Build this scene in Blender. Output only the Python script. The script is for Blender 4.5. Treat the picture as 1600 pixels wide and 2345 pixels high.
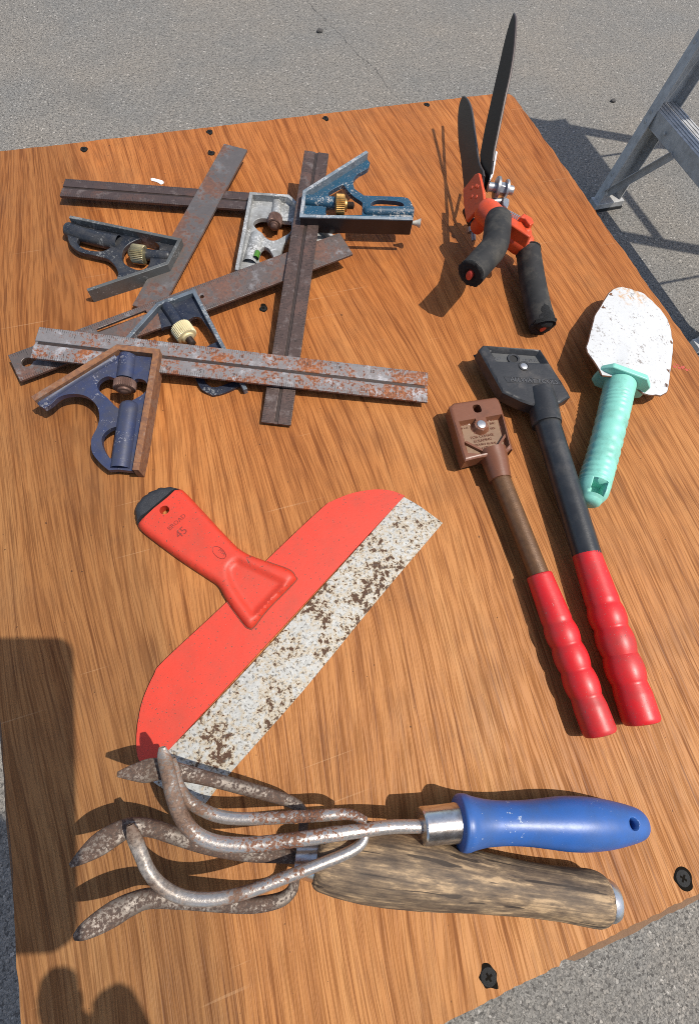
import bpy, bmesh, math, random
from mathutils import Vector, Matrix, geometry

# measured outlines and centre lines, in millimetres, each in the frame of its own thing
D = {'squares':{'black':{'frame':{'o':[79.8,522.0,13.0],'u':[-0.55593,-0.83037,-0.03766],'v':[0.83096,-0.55633,0.0],'w':[-0.02095,-0.0313,0.99929]},'L':212.4,'w':23.9,'flange':[[144.6,-97.1],[137.0,2.5],[167.9,3.0],[216.4,-46.1]],'web':[[151.7,-95.8],[146.0,-96.4],[136.1,-3.3],[160.3,-3.1],[191.5,-34.7],[184.7,-37.0],[178.1,-43.4],[173.5,-52.4],[173.8,-65.1],[174.1,-77.7],[169.3,-87.9],[161.2,-94.5],[155.3,-97.5]],'holes':[[[165.3,-83.4],[169.9,-75.5],[169.7,-67.0],[166.8,-59.0],[161.2,-54.7],[157.4,-61.7],[154.8,-76.8],[158.5,-83.7]],[[167.2,-41.2],[157.7,-43.4],[148.3,-39.8],[142.5,-33.7],[141.8,-23.6],[144.7,-17.1],[151.1,-15.7],[156.1,-20.0],[165.2,-16.9],[172.1,-17.3],[176.6,-22.1],[175.8,-30.9],[172.6,-37.4]]],'vial':[[153.3,-97.3,-1.0,6.8],[154.4,-77.9,-1.0,6.8],[152.9,-51.1,-1.0,6.8]],'boss':[[152.6,-5.5,-0.5,4.8],[155.3,-14.7,-0.5,4.8],[157.4,-23.7,-0.5,4.8]],'nut':[[159.4,-22.8,1.0,8],[161.3,-34.4,1.0,8]]},'grey':{'frame':{'o':[-85.1,501.8,9.6],'u':[0.9485,-0.31678,0.0],'v':[0.31678,0.9485,0.0],'w':[-0.0,0.0,1.0]},'L':205.2,'w':23.3,'flange':[[164.8,-95.3],[169.3,2.7],[205.5,3.1],[252.3,-51.1]],'web':[[167.5,-87.2],[170.6,6.4],[203.3,8.1],[250.6,-42.6],[240.8,-50.3],[218.7,-41.3],[208.9,-38.2],[204.5,-51.4],[201.9,-63.3],[201.5,-72.1],[191.8,-82.4],[183.5,-87.4]],'holes':[[[174.8,-30.6],[176.4,-25.8],[181.3,-22.6],[189.2,-22.5],[199.7,-23.3],[209.5,-23.7],[208.9,-37.3],[202.2,-44.4],[196.0,-49.6],[189.6,-49.3],[182.7,-41.8],[177.1,-35.5]],[[184.1,-61.4],[186.4,-58.1],[190.4,-60.4],[193.9,-66.7],[195.2,-71.4],[191.4,-76.5],[184.1,-78.8],[182.3,-71.2]]],'vial':[[179.3,-45.7,-1.5,6.6],[177.6,-60.3,-1.5,6.6],[175.3,-79.6,-1.5,6.6]],'boss':[[194.4,5.3,-0.5,4.6],[194.5,-7.9,-0.5,4.6],[194.2,-19.5,-0.5,4.6]],'nut':[[194.3,-20.5,1.0,6.5],[193.7,-30.9,1.0,6.5]],'green':[[181.7,-70.4,4.0,2.6],[180.7,-77.4,4.0,2.6]]},'teal':{'frame':{'o':[145.4,466.4,34.0],'u':[-0.39003,-0.91477,-0.1052],'v':[0.91988,-0.39221,0.0],'w':[-0.04126,-0.09677,0.99445]},'L':280.4,'w':22.7,'flange':[[0.3,45.5],[57.0,-5.9],[87.0,-5.4],[74.0,93.3]],'web':[[1.6,47.2],[5.7,50.2],[12.9,48.6],[21.9,39.8],[30.9,36.7],[39.4,38.8],[45.6,47.9],[44.6,57.2],[41.6,84.4],[45.0,90.6],[52.2,93.2],[64.0,93.8],[78.3,-5.0],[49.8,-5.5],[-3.9,45.4]],'holes':[[[50.5,16.1],[45.9,17.3],[37.8,25.8],[37.2,29.2],[41.7,32.2],[48.3,38.7],[53.1,46.0],[56.6,47.5],[68.4,48.1],[73.6,16.8],[65.2,15.5],[61.2,20.6]],[[55.4,54.6],[51.3,56.9],[48.8,61.8],[47.4,76.2],[48.5,83.1],[51.4,85.0],[57.0,74.3],[59.6,59.2]]],'vial':[[63.0,51.5,0.0,4.7],[59.9,72.9,-0.0,4.7],[57.0,93.6,0.0,4.7]],'boss':[[60.2,-2.6,0.5,5.4],[59.6,10.3,0.5,5.4],[59.1,22.9,0.5,5.4]],'nut':[[61.8,23.5,2.0,8.6],[60.9,32.2,2.0,8.6]],'scriber':[[67.8,94.0,-1.0,1.6],[67.4,97.4,-1.0,2.4],[67.2,100.8,-1.0,4]],'block':[[68.4,-2.8],[66.4,12.7],[68.0,15.8],[75.9,16.2],[78.6,-3.3]]},'navy_black':{'frame':{'o':[-141.7,307.4,8.5],'u':[0.97933,0.19932,0.03446],'v':[-0.20214,0.97063,0.13045],'w':[-0.00745,-0.13472,0.99086]},'L':290.2,'w':24.7,'flange':[[75.6,-18.0],[118.0,6.0],[150.4,6.0],[148.7,-93.8]],'web':[[75.7,-12.5],[78.9,-19.1],[103.5,-21.4],[112.1,-13.8],[117.1,9.7],[150.6,9.8],[148.4,-88.4],[148.6,-84.2],[148.2,-86.4],[132.1,-87.1],[123.1,-85.5],[117.4,-76.7],[117.1,-66.8],[116.2,-53.8],[106.7,-34.3]],'holes':[[[103.3,-21.8],[111.9,-14.2],[119.5,-14.7],[131.4,-15.7],[139.3,-14.9],[143.8,-17.9],[144.8,-24.9],[147.1,-43.2],[135.8,-44.2],[125.3,-48.9],[111.9,-42.6],[103.4,-29.1]],[[125.4,-53.9],[150.7,-68.0],[148.8,-81.4],[137.0,-80.8],[126.6,-79.2],[122.7,-71.8]]],'vial':[],'boss':[[124.1,2.7,1.0,5],[125.3,-7.8,1.0,5],[126.0,-19.0,1.0,5]],'nut':[[125.7,-18.8,1.0,8.6],[127.1,-30.2,1.0,8.6]],'keyhole':[10.4,1.0],'pinhole':[153.4,0.9],'slot':[[66.6,5.2],[107.6,5.8]]},'navy':{'frame':{'o':[-121.0,318.4,19.0],'u':[0.93006,-0.36607,-0.03139],'v':[0.36737,0.92513,0.0958],'w':[-0.00603,-0.10063,0.99491]},'L':302.7,'w':27.4,'flange':[[13.1,-49.2],[62.7,1.7],[94.2,1.8],[97.3,-97.0]],'web':[[11.9,-48.2],[61.6,1.7],[88.5,1.8],[91.1,-96.1],[81.1,-96.2],[75.0,-97.2],[69.0,-93.1],[62.1,-86.4],[59.4,-80.6],[58.5,-73.8],[60.2,-65.9],[60.4,-58.0],[57.5,-49.8],[51.8,-43.9],[44.9,-40.8],[36.2,-41.1],[29.0,-44.6],[24.9,-50.9],[20.9,-55.0]],'holes':[[[53.2,-31.2],[54.5,-26.6],[58.9,-23.3],[63.5,-23.9],[68.2,-25.1],[76.6,-25.2],[80.5,-22.4],[85.9,-23.2],[88.9,-27.4],[87.3,-34.3],[79.2,-42.0],[74.1,-48.4],[70.1,-47.5],[62.6,-41.1],[55.8,-36.1]],[[65.5,-75.0],[66.0,-70.1],[69.4,-65.5],[74.4,-62.8],[77.2,-70.2],[78.5,-77.0],[76.6,-82.8],[76.2,-88.3],[73.3,-87.6],[68.4,-81.6]]],'vial':[[78.9,-45.5,-1.0,7.5],[80.4,-66.3,-1.0,7.5],[82.3,-94.8,-1.0,7.5]],'boss':[[69.2,1.3,-1.0,7],[70.5,-11.9,-1.0,7],[71.4,-23.2,-1.0,7]],'ridge':[[17.4,-50.7,0.5,4],[38.7,-26.9,0.5,4],[61.2,-5.6,0.5,4]],'nut':[[72.9,-26.3,3.0,8],[73.7,-33.6,3.0,8]]}},'knife':{'frame':{'o':[-20.9,77.8,0.0],'u':[1.0,0.0,0.0],'v':[0.0,1.0,0.0],'w':[0.0,0.0,1.0]},'red':[[131.9,48.0],[123.6,54.7],[111.2,59.2],[95.4,60.8],[80.3,59.1],[69.7,55.3],[24.5,30.1],[-9.2,9.0],[-54.3,-15.6],[-61.9,-22.3],[-70.1,-33.7],[-74.9,-44.5],[-78.1,-56.6],[-78.5,-66.4],[-75.0,-70.4],[-69.3,-71.7],[-59.2,-65.8]],'steel':[[131.2,47.8],[139.9,37.7],[151.6,20.0],[88.8,-18.2],[23.9,-59.1],[-32.4,-91.6],[-47.2,-101.2],[-58.2,-94.1],[-72.5,-81.5],[-75.3,-70.4],[-60.8,-66.5],[9.7,-26.4]],'handle':[[-55.4,86.1],[-54.5,91.6],[-50.4,96.7],[-43.8,100.7],[-36.7,102.3],[-29.2,101.5],[-22.9,98.2],[-19.4,94.1],[-9.0,73.4],[-0.2,55.5],[8.9,39.7],[22.9,27.8],[35.6,18.0],[38.2,11.9],[36.9,8.7],[14.6,-4.2],[3.5,-12.4],[0.0,-12.1],[-2.6,-8.0],[-9.1,9.0],[-12.2,20.3],[-17.2,27.1],[-32.9,46.0],[-51.3,70.7],[-55.0,78.4]],'cap':[[-22.5,98.0],[-54.4,79.1]],'hole':[-35.0,82.5],'recess':[[-5.7,28.4],[-2.0,33.5],[4.3,35.3],[9.2,31.0],[32.4,9.6],[25.9,4.6],[4.4,-8.3],[1.6,-3.2],[-5.1,16.8]],'text':[[-34.4,66.2],[-26.5,70.9]],'text2':[[-31.5,62.0],[-22.1,67.7]],'stamp':[[-9.0,46.1],[-3.5,37.1]]},'black_scraper':{'frame':{'o':[231.1,150.4,16.0],'u':[-0.14968,-0.98847,-0.02299],'v':[0.98873,-0.14972,0.0],'w':[-0.00344,-0.02273,0.99974]},'L':217.5,'head':[[-67.7,-33.9],[-71.9,-28.8],[-62.9,17.9],[-58.0,19.7],[-20.1,27.6],[-13.2,24.9],[-9.0,13.8],[-18.3,15.5],[-23.3,12.8],[-23.7,-5.0],[-13.8,-7.3],[-24.3,-24.6],[-29.2,-26.0]],'plate':[[-67.7,-33.9],[-71.9,-28.8],[-62.9,17.9],[-20.1,27.6],[-15.4,26.4],[-10.2,13.5],[-12.5,-6.3],[-26.0,-25.5]],'recess':[[-70.8,-26.9],[-62.6,16.7],[-47.8,20.4],[-54.5,-23.1]],'slot':[-58.3,-5.5],'screw':[-47.9,-1.2],'label':[[-39.9,-20.8],[-31.8,23.9],[-27.5,24.7],[-34.4,-19.2]],'small':[[-60.0,-21.5],[-59.3,-15.5],[-55.9,1.5],[-53.9,12.0]],'blade':[[-71.7,-33.4],[-23.7,-23.0]],'socket':[[-27.2,8.2,-0.0,10.5],[-13.8,6.8,-0.0,11.2],[3.5,4.5,0.0,11.2]],'shaft':[[1.6,5.1,-0.0,9.6],[36.2,-0.2,-0.0,9.6],[68.5,0.1,-0.0,9.6],[114.9,0.0,-0.0,9.6]],'grip':[[108.0,0.5,0.0,1],[127.6,1.0,-0.0,1],[145.8,0.8,-0.0,1],[166.4,1.6,0.0,1],[185.7,-0.2,0.0,1],[201.8,-0.4,-0.0,1],[217.3,-1.1,-0.0,1]]},'brown_scraper':{'frame':{'o':[185.7,123.9,12.0],'u':[-0.10089,-0.99488,-0.00528],'v':[0.9949,-0.10089,-0.0],'w':[-0.00053,-0.00525,0.99999]},'L':189.4,'plate':[[-54.1,-25.9],[-56.9,-21.2],[-56.8,13.4],[-49.7,15.2],[-13.1,11.5],[-10.7,10.6],[-8.2,3.5],[-7.9,-15.5],[-7.0,-26.6],[-10.9,-28.0]],'recess':[[-40.0,-22.6],[-40.4,-9.0],[-38.1,-9.1],[-37.2,-1.1],[-40.2,-0.7],[-40.7,12.8],[-13.8,9.6],[-9.6,4.0],[-10.2,-16.1],[-12.5,-24.8]],'slot':[-48.7,-4.9],'screw':[-34.6,-6.1],'rib':[[-23.1,-22.2],[-12.5,-10.0],[-12.4,-1.1],[-23.8,10.8]],'text':[[-25.5,-16.3],[-25.6,2.8],[-21.9,-14.8],[-22.3,0.2],[-19.2,-14.6],[-18.6,1.8],[-15.5,-10.3],[-15.8,-3.3]],'small':[[-35.0,-20.6],[-35.2,-12.9],[-35.3,2.5],[-35.2,7.5],[-30.8,1.7],[-31.1,6.7]],'socket':[[-13.9,-2.2,0.0,11],[-6.5,-2.3,0.0,10],[9.9,-3.5,-0.0,8.2]],'shaft':[[7.9,-2.8,-0.0,6.9],[35.9,-0.5,0.0,6.9],[82.0,-2.1,-0.0,6.9]],'grip':[[84.8,-0.5,-0.0,1],[110.0,-0.2,-0.0,1],[130.4,-0.4,0.0,1],[152.5,-1.6,-0.0,1],[168.7,-0.8,-0.0,1],[186.0,1.5,-0.0,1]]},'trowel':{'frame':{'o':[295.5,200.9,27.0],'u':[0.73431,0.67316,-0.08739],'v':[-0.6567,0.73707,0.15961],'w':[0.17186,-0.05981,0.9833]},'blade':[[-21.3,-20.4],[-14.4,-14.2],[-5.2,-3.1],[0.5,-0.4],[9.6,0.4],[23.6,1.8],[37.8,3.5],[54.8,2.8],[75.5,0.7],[84.4,-1.8],[90.8,-5.8],[94.8,-11.9],[97.5,-19.1],[101.0,-26.0],[99.9,-34.9],[98.0,-44.0],[95.5,-51.8],[91.5,-58.0],[84.6,-63.5],[75.6,-67.5],[70.1,-70.4],[59.7,-72.4],[33.3,-75.9],[14.8,-77.7],[8.3,-77.4],[1.7,-74.2],[-3.5,-68.9],[-11.9,-58.0],[-10.1,-42.2]],'guard':[[-20.2,-21.0,-1.4],[-35.6,-18.8,-3.2],[-38.8,-27.4,-2.0],[-35.2,-49.7,1.9],[-28.9,-54.3,3.2],[-18.8,-55.2,4.2],[-15.7,-48.3,3.4],[-12.9,-40.8,2.4]],'handle':[[-10.4,-38.1,-2.9,12.2],[-27.5,-40.6,-4.5,11.8],[-44.4,-43.5,-6.5,11.6],[-81.8,-48.7,-10.5,11.4],[-105.8,-51.3,-13.3,11.6],[-116.3,-52.9,-14.5,11.2],[-123.0,-53.8,-15.4,8]],'slot':[[-116.2,-51.1,-9.2]],'guardline':[[-29.5,-18.3,-0.7],[-11.5,-58.3,-2.8]]},'blue_cult':{'frame':{'o':[42.1,-68.4,27.0],'u':[1.0,0.0,0.0],'v':[0.0,1.0,0.0],'w':[0.0,0.0,1.0]},'rod1':[[2.2,-0.8,0.0,3.4],[-14.3,5.4,4.0,3.4],[-28.0,9.2,7.0,3.4],[-45.7,13.6,10.0,3.5],[-67.2,18.6,12.0,3.5],[-85.9,23.3,13.0,3.6],[-99.7,29.0,14.0,3.6],[-108.7,36.2,15.0,3.6],[-113.3,45.3,17.0,3.8],[-114.8,56.2,20.0,3.8],[-114.4,66.6,24.0,3.5],[-113.7,74.8,29.0,3.0],[-113.1,79.5,32.0,1.42]],'rod2':[[-27.7,13.4,7.0,2.2],[-34.4,18.5,6.0,2.7],[-47.5,22.5,6.0,2.9],[-64.9,27.6,6.0,3.0],[-84.2,33.4,6.0,3.0],[-96.6,38.5,6.0,3.1],[-105.3,44.8,6.5,3.1],[-111.4,52.0,8.0,3.1],[-114.0,60.0,11.0,3.0],[-113.8,67.6,15.0,2.7],[-112.1,73.7,20.0,1.33]],'rod3':[[-29.1,7.3,7.0,2.0],[-32.5,4.4,7.0,2.6],[-39.6,3.0,7.5,2.8],[-53.5,3.1,8.5,2.8],[-73.6,3.8,10.0,2.9],[-90.8,4.4,11.0,2.9],[-107.0,7.1,12.0,3.0],[-120.2,12.8,13.0,3.1],[-128.5,20.8,14.5,3.1],[-132.6,29.1,16.5,3.1],[-134.1,37.6,19.0,3.1],[-135.1,46.0,22.0,3.0],[-135.3,51.2,24.0,1.47]],'ferrule':[[0.0,0.0,0.0],[20.1,-5.7,-3.0]],'handle':[[19.8,-5.4,-3.0],[126.7,-44.7,-13.5]],'hole':[[115.6,-38.0,-7.0]]},'wood_cult':{'frame':{'o':[-16.3,-67.2,18.0],'u':[1.0,0.0,0.0],'v':[0.0,1.0,0.0],'w':[0.0,0.0,1.0]},'handle':[[2.4,1.5,1.0],[143.7,-69.2,-4.0]],'ferrule':[[-8.8,6.2,0.0],[5.9,-0.4,1.0]],'tine1':[[-5.5,6.0,0.0,2.6],[-1.6,16.1,-1.0,2.6],[0.6,23.8,0.0,2.6],[-2.9,30.1,2.0,2.9],[-13.4,38.0,5.0,3.2],[-27.4,47.4,9.0,3.4],[-41.2,56.4,13.0,3.4],[-54.4,64.9,18.0,4.0],[-61.7,69.1,23.0,4.7],[-67.3,70.6,28.0,5.0],[-72.9,72.1,33.0,3.2],[-77.7,73.3,38.0,1.08]],'tine2':[[-5.8,4.7,0.0,3.2],[-16.6,9.1,1.0,3.4],[-33.3,16.3,3.0,3.5],[-49.3,25.3,5.0,3.6],[-62.8,34.9,7.0,3.8],[-73.8,43.3,10.0,3.9],[-83.1,47.6,13.0,4.4],[-89.9,47.3,17.0,5.0],[-96.7,45.6,22.0,4.8],[-102.8,43.5,26.0,2.9],[-106.7,42.1,29.0,0.92]],'tine3':[[-6.6,2.1,-1.0,2.6],[-11.5,-3.4,-1.0,2.6],[-14.7,-8.1,-0.5,2.8],[-21.6,-9.6,1.0,3.2],[-34.4,-6.7,3.0,3.4],[-50.4,0.1,5.0,3.4],[-65.9,7.3,7.0,3.4],[-79.9,14.2,10.0,4.1],[-88.2,15.4,13.0,4.7],[-95.0,15.0,16.0,5.0],[-102.0,14.3,20.0,4.3],[-107.6,13.7,23.0,2.9],[-110.1,13.5,25.0,0.99]]},'shears':{'b1':{'o':[265.9,369.2,34.0],'u':[0.34241,0.93938,-0.01807],'v':[0.41022,-0.13217,0.90236],'w':[0.84527,-0.31639,-0.43061]},'b2':{'o':[281.0,378.1,40.0],'u':[0.38836,0.82163,0.41726],'v':[0.25962,-0.53201,0.80595],'w':[0.88418,-0.20468,-0.41992]},'blade1':[[168.3,-0.5],[164.8,-5.0],[153.6,-8.9],[132.3,-11.1],[106.5,-12.3],[78.1,-11.1],[28.9,-10.7],[-8.5,-10.0],[-17.3,2.1],[19.6,13.3],[43.4,9.9],[83.2,8.9],[125.0,8.5],[148.1,5.9],[161.7,2.3]],'blade2':[[156.4,-0.2],[148.1,-4.2],[133.6,-7.3],[115.4,-9.7],[95.2,-12.5],[78.4,-14.6],[61.4,-16.7],[42.6,-17.8],[35.2,-17.2],[7.3,-7.2],[-3.2,-1.5],[11.0,1.5],[29.9,0.5],[44.1,1.6],[62.8,3.2],[78.5,4.6],[94.7,6.6],[115.8,6.9],[136.5,4.9],[147.5,3.1]],'plate':[[23.6,11.9],[27.7,7.2],[27.6,-9.2],[6.9,-9.8],[-17.3,-8.7],[-18.0,13.9],[-2.4,14.0]],'frame':{'o':[300.9,387.1,0.0],'u':[1.0,0.0,0.0],'v':[0.0,1.0,0.0],'w':[0.0,0.0,1.0]},'b1rel':None,'bar_top':[[-37.1,-35.3,48.0],[-32.1,-35.6,48.0],[-15.5,-59.0,48.0],[-10.0,-55.6,48.0],[-8.1,-60.2,48.0],[-10.9,-67.9,48.0],[-12.2,-75.8,48.0],[-13.8,-80.3,48.0],[-17.9,-83.4,48.0],[-28.7,-63.9,48.0],[-39.4,-45.8,48.0]],'hook':[[-19.1,-64.1,52.0],[-13.8,-60.3,52.0],[-9.1,-67.1,52.0],[-10.3,-72.6,52.0],[-14.9,-74.8,52.0],[-15.7,-71.4,52.0],[-15.8,-66.4,52.0]],'collar1':[[-37.2,-38.9,42.0,10.5],[-35.9,-46.5,43.0,11],[-35.7,-57.9,44.0,10]],'grip1':[[-34.3,-55.9,46.0,11.2],[-39.3,-65.1,47.0,11.2],[-45.4,-75.5,48.0,11.2],[-50.5,-83.8,48.0,11.2],[-56.5,-90.2,48.0,11.2],[-62.9,-94.4,47.0,11.2],[-82.6,-108.0,45.5,11.3]],'end1':[[-85.5,-110.6,45.0,3]],'collar2':[[-10.4,-56.1,24.0,10],[-4.0,-60.2,22.0,11],[1.0,-65.7,20.0,9]],'grip2':[[1.8,-68.5,18.0,10.6],[-8.1,-99.1,15.5,11],[-15.2,-126.3,13.0,11],[-19.5,-146.6,11.5,11.2]],'end2':[[-16.6,-151.3,12.0,3]],'spring':[[-34.5,-39.2,50.0,3],[-17.7,-61.7,50.0,3]],'bolt':[[-25.2,-14.9,46.0,4],[-17.5,-14.5,47.0,4],[-14.8,-18.6,47.0,4],[-10.7,-20.7,46.0,4],[-4.2,-23.2,45.0,4]],'nutblock':[[-14.1,-26.8,44.0],[-10.9,-31.8,44.0],[-13.8,-37.3,44.0],[-17.8,-41.6,44.0],[-19.2,-36.1,44.0]],'lowbolt':[[-36.0,-7.8,20.0,4],[-33.7,-22.9,14.0,4.5],[-34.7,-32.9,8.0,3]],'bar_white':[[3.5,30.2,46.0],[4.3,28.1,46.0],[-13.2,-0.3,46.0],[-18.9,-5.5,46.0],[-13.9,2.6,46.0]],'rivet':[[-35.9,-42.2,50.0],[-31.7,-46.9,50.0]],'rivet2':[[-15.4,-74.8,49.0]]},'table':{'screws':[[-62.1,567.2],[62.3,570.3],[56.6,537.6],[187.2,570.6],[307.6,573.1],[56.3,327.8],[182.6,-148.8],[55.4,-150.7],[59.0,-117.2],[-137.1,544.0]],'chip':[[-7.4,510.6],[-5.9,511.9],[2.9,506.0],[3.5,502.2],[0.6,500.8],[-2.5,505.1],[-7.2,508.1]],'red':[[389.1,178.5],[397.5,169.9]],'corners':[[-137.9,577.6],[415.9,579.7],[417.7,182.5],[186.6,-159.9],[26.5,-159.9],[-172.5,57.4],[-172.5,-84.2]]},'cam':{'R':[[0.94719,-0.260682,0.186749],[-0.311648,-0.885512,0.344594],[0.075538,-0.384596,-0.919989]],'f':1148.575}}

for o in list(bpy.data.objects):
    bpy.data.objects.remove(o)
scene = bpy.context.scene
COL = scene.collection

# ------------------------------------------------------------------ camera, sky, sun, exposure
GROUND = -0.70                     # the table top is z = 0
CAM = Vector((0.0, 0.0, 0.336))
cr = D['cam']['R']
cam_data = bpy.data.cameras.new('camera')
cam = bpy.data.objects.new('camera', cam_data)
COL.objects.link(cam)
right = Vector((cr[0][0], cr[1][0], cr[2][0]))
down = Vector((cr[0][1], cr[1][1], cr[2][1]))
fwd = Vector((cr[0][2], cr[1][2], cr[2][2]))
m3 = Matrix((right, -down, -fwd)).transposed()
cam.matrix_world = Matrix.Translation(CAM) @ m3.to_4x4()
cam_data.sensor_fit = 'HORIZONTAL'
cam_data.sensor_width = 36.0
cam_data.lens = 36.0 * D['cam']['f'] / 1600.0
cam_data.clip_start = 0.003
cam_data.clip_end = 500.0
scene.camera = cam

SHADOW = Vector((-0.419, 0.2416, -1.0)).normalized()    # the way the sunlight travels
world = bpy.data.worlds.new('World')
scene.world = world
world.use_nodes = True
wn = world.node_tree
for n in list(wn.nodes):
    wn.nodes.remove(n)
sky = wn.nodes.new('ShaderNodeTexSky')
sky.sky_type = 'NISHITA'
sky.sun_disc = False
sky.sun_elevation = math.radians(64.2)
sky.sun_rotation = math.radians(120.0)
sky.air_density = 1.0
sky.dust_density = 2.0
sky.ozone_density = 1.0
bg = wn.nodes.new('ShaderNodeBackground')
bg.inputs['Strength'].default_value = 0.15
wo = wn.nodes.new('ShaderNodeOutputWorld')
wn.links.new(sky.outputs[0], bg.inputs['Color'])
wn.links.new(bg.outputs[0], wo.inputs['Surface'])

sun_data = bpy.data.lights.new('sun', 'SUN')
sun_data.energy = 4.4
sun_data.angle = math.radians(0.55)
sun_data.color = (1.0, 0.945, 0.86)
sun = bpy.data.objects.new('sun', sun_data)
COL.objects.link(sun)
sun.location = (1.0, -0.6, 2.4)
sun.rotation_euler = SHADOW.to_track_quat('-Z', 'Y').to_euler()

scene.view_settings.view_transform = 'Standard'
scene.view_settings.look = 'None'
scene.view_settings.gamma = 1.0
scene.view_settings.use_curve_mapping = False
scene.view_settings.exposure = 0.08
scene.render.engine = 'CYCLES'
scene.cycles.max_bounces = 6
scene.cycles.use_denoising = False
scene.cycles.use_adaptive_sampling = False
scene.cycles.filter_width = 0.95
scene.cycles.sample_clamp_indirect = 4.0
scene.render.resolution_x = 698
scene.render.resolution_y = 1024

# ------------------------------------------------------------------ node helpers
class NT:
    def __init__(s, name):
        s.m = bpy.data.materials.new(name)
        s.m.use_nodes = True
        s.t = s.m.node_tree
        for n in list(s.t.nodes):
            s.t.nodes.remove(n)
        s.out = s.t.nodes.new('ShaderNodeOutputMaterial')
        s.b = s.t.nodes.new('ShaderNodeBsdfPrincipled')
        s.t.links.new(s.b.outputs[0], s.out.inputs[0])
        s.tc = s.t.nodes.new('ShaderNodeTexCoord')
        s.obj = s.tc.outputs['Object']
    def n(s, t):
        return s.t.nodes.new(t)
    def l(s, a, b):
        if hasattr(a, 'links'):
            s.t.links.new(a, b)
        else:
            b.default_value = a
    def scale(s, v, sc, loc=(0, 0, 0), rot=(0, 0, 0)):
        k = s.n('ShaderNodeMapping')
        s.l(v, k.inputs['Vector'])
        k.inputs['Scale'].default_value = sc
        k.inputs['Location'].default_value = loc
        k.inputs['Rotation'].default_value = rot
        return k.outputs[0]
    def noise(s, v, sc=1.0, det=4.0, rough=0.55, dist=0.0):
        k = s.n('ShaderNodeTexNoise')
        s.l(v, k.inputs['Vector'])
        k.inputs['Scale'].default_value = sc
        k.inputs['Detail'].default_value = det
        k.inputs['Roughness'].default_value = rough
        k.inputs['Distortion'].default_value = dist
        return k.outputs['Fac']
    def voro(s, v, sc, feature='F1', rnd=1.0):
        k = s.n('ShaderNodeTexVoronoi')
        k.feature = feature
        s.l(v, k.inputs['Vector'])
        k.inputs['Scale'].default_value = sc
        k.inputs['Randomness'].default_value = rnd
        return k
    def ramp(s, f, stops, interp='LINEAR'):
        k = s.n('ShaderNodeValToRGB')
        k.color_ramp.interpolation = interp
        e = k.color_ramp.elements
        while len(e) < len(stops):
            e.new(0.5)
        for el, (p, col) in zip(e, stops):
            el.position = p
            if not hasattr(col, '__len__'):
                col = (col, col, col)
            el.color = (col[0], col[1], col[2], 1)
        s.l(f, k.inputs[0])
        return k.outputs[0]
    def mix(s, f, a, b, mode='MIX'):
        k = s.n('ShaderNodeMix')
        k.data_type = 'RGBA'
        k.blend_type = mode
        s.l(f, k.inputs[0])
        for v, i in ((a, 6), (b, 7)):
            if hasattr(v, 'links'):
                s.l(v, k.inputs[i])
            else:
                if not hasattr(v, '__len__'):
                    v = (v, v, v)
                k.inputs[i].default_value = (v[0], v[1], v[2], 1)
        return k.outputs[2]
    def math(s, op, a, b=0.0, clamp=False):
        k = s.n('ShaderNodeMath')
        k.operation = op
        k.use_clamp = clamp
        s.l(a, k.inputs[0])
        s.l(b, k.inputs[1])
        return k.outputs[0]
    def sep(s, v):
        k = s.n('ShaderNodeSeparateXYZ')
        s.l(v, k.inputs[0])
        return k.outputs
    def comb(s, x, y, z):
        k = s.n('ShaderNodeCombineXYZ')
        for i, v in enumerate((x, y, z)):
            s.l(v, k.inputs[i])
        return k.outputs[0]
    def bump(s, h, strength=0.5, dist=0.001):
        k = s.n('ShaderNodeBump')
        s.l(h, k.inputs['Height'])
        k.inputs['Strength'].default_value = strength
        k.inputs['Distance'].default_value = dist
        s.t.links.new(k.outputs[0], s.b.inputs['Normal'])
    def set(s, col=None, rough=None, metal=None, **kw):
        for v, nm in ((col, 'Base Color'), (rough, 'Roughness'), (metal, 'Metallic')):
            if v is None:
                continue
            if hasattr(v, 'links'):
                s.l(v, s.b.inputs[nm])
            elif nm == 'Base Color':
                s.b.inputs[nm].default_value = (v[0], v[1], v[2], 1)
            else:
                s.b.inputs[nm].default_value = v
        for k, v in kw.items():
            s.b.inputs[k.replace('_', ' ')].default_value = v
        return s.m

def step(t, f, a, w=0.06):          # soft threshold 0..1
    return t.ramp(f, [(max(0, a - w), 0.0), (min(1, a + w), 1.0)])

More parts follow.
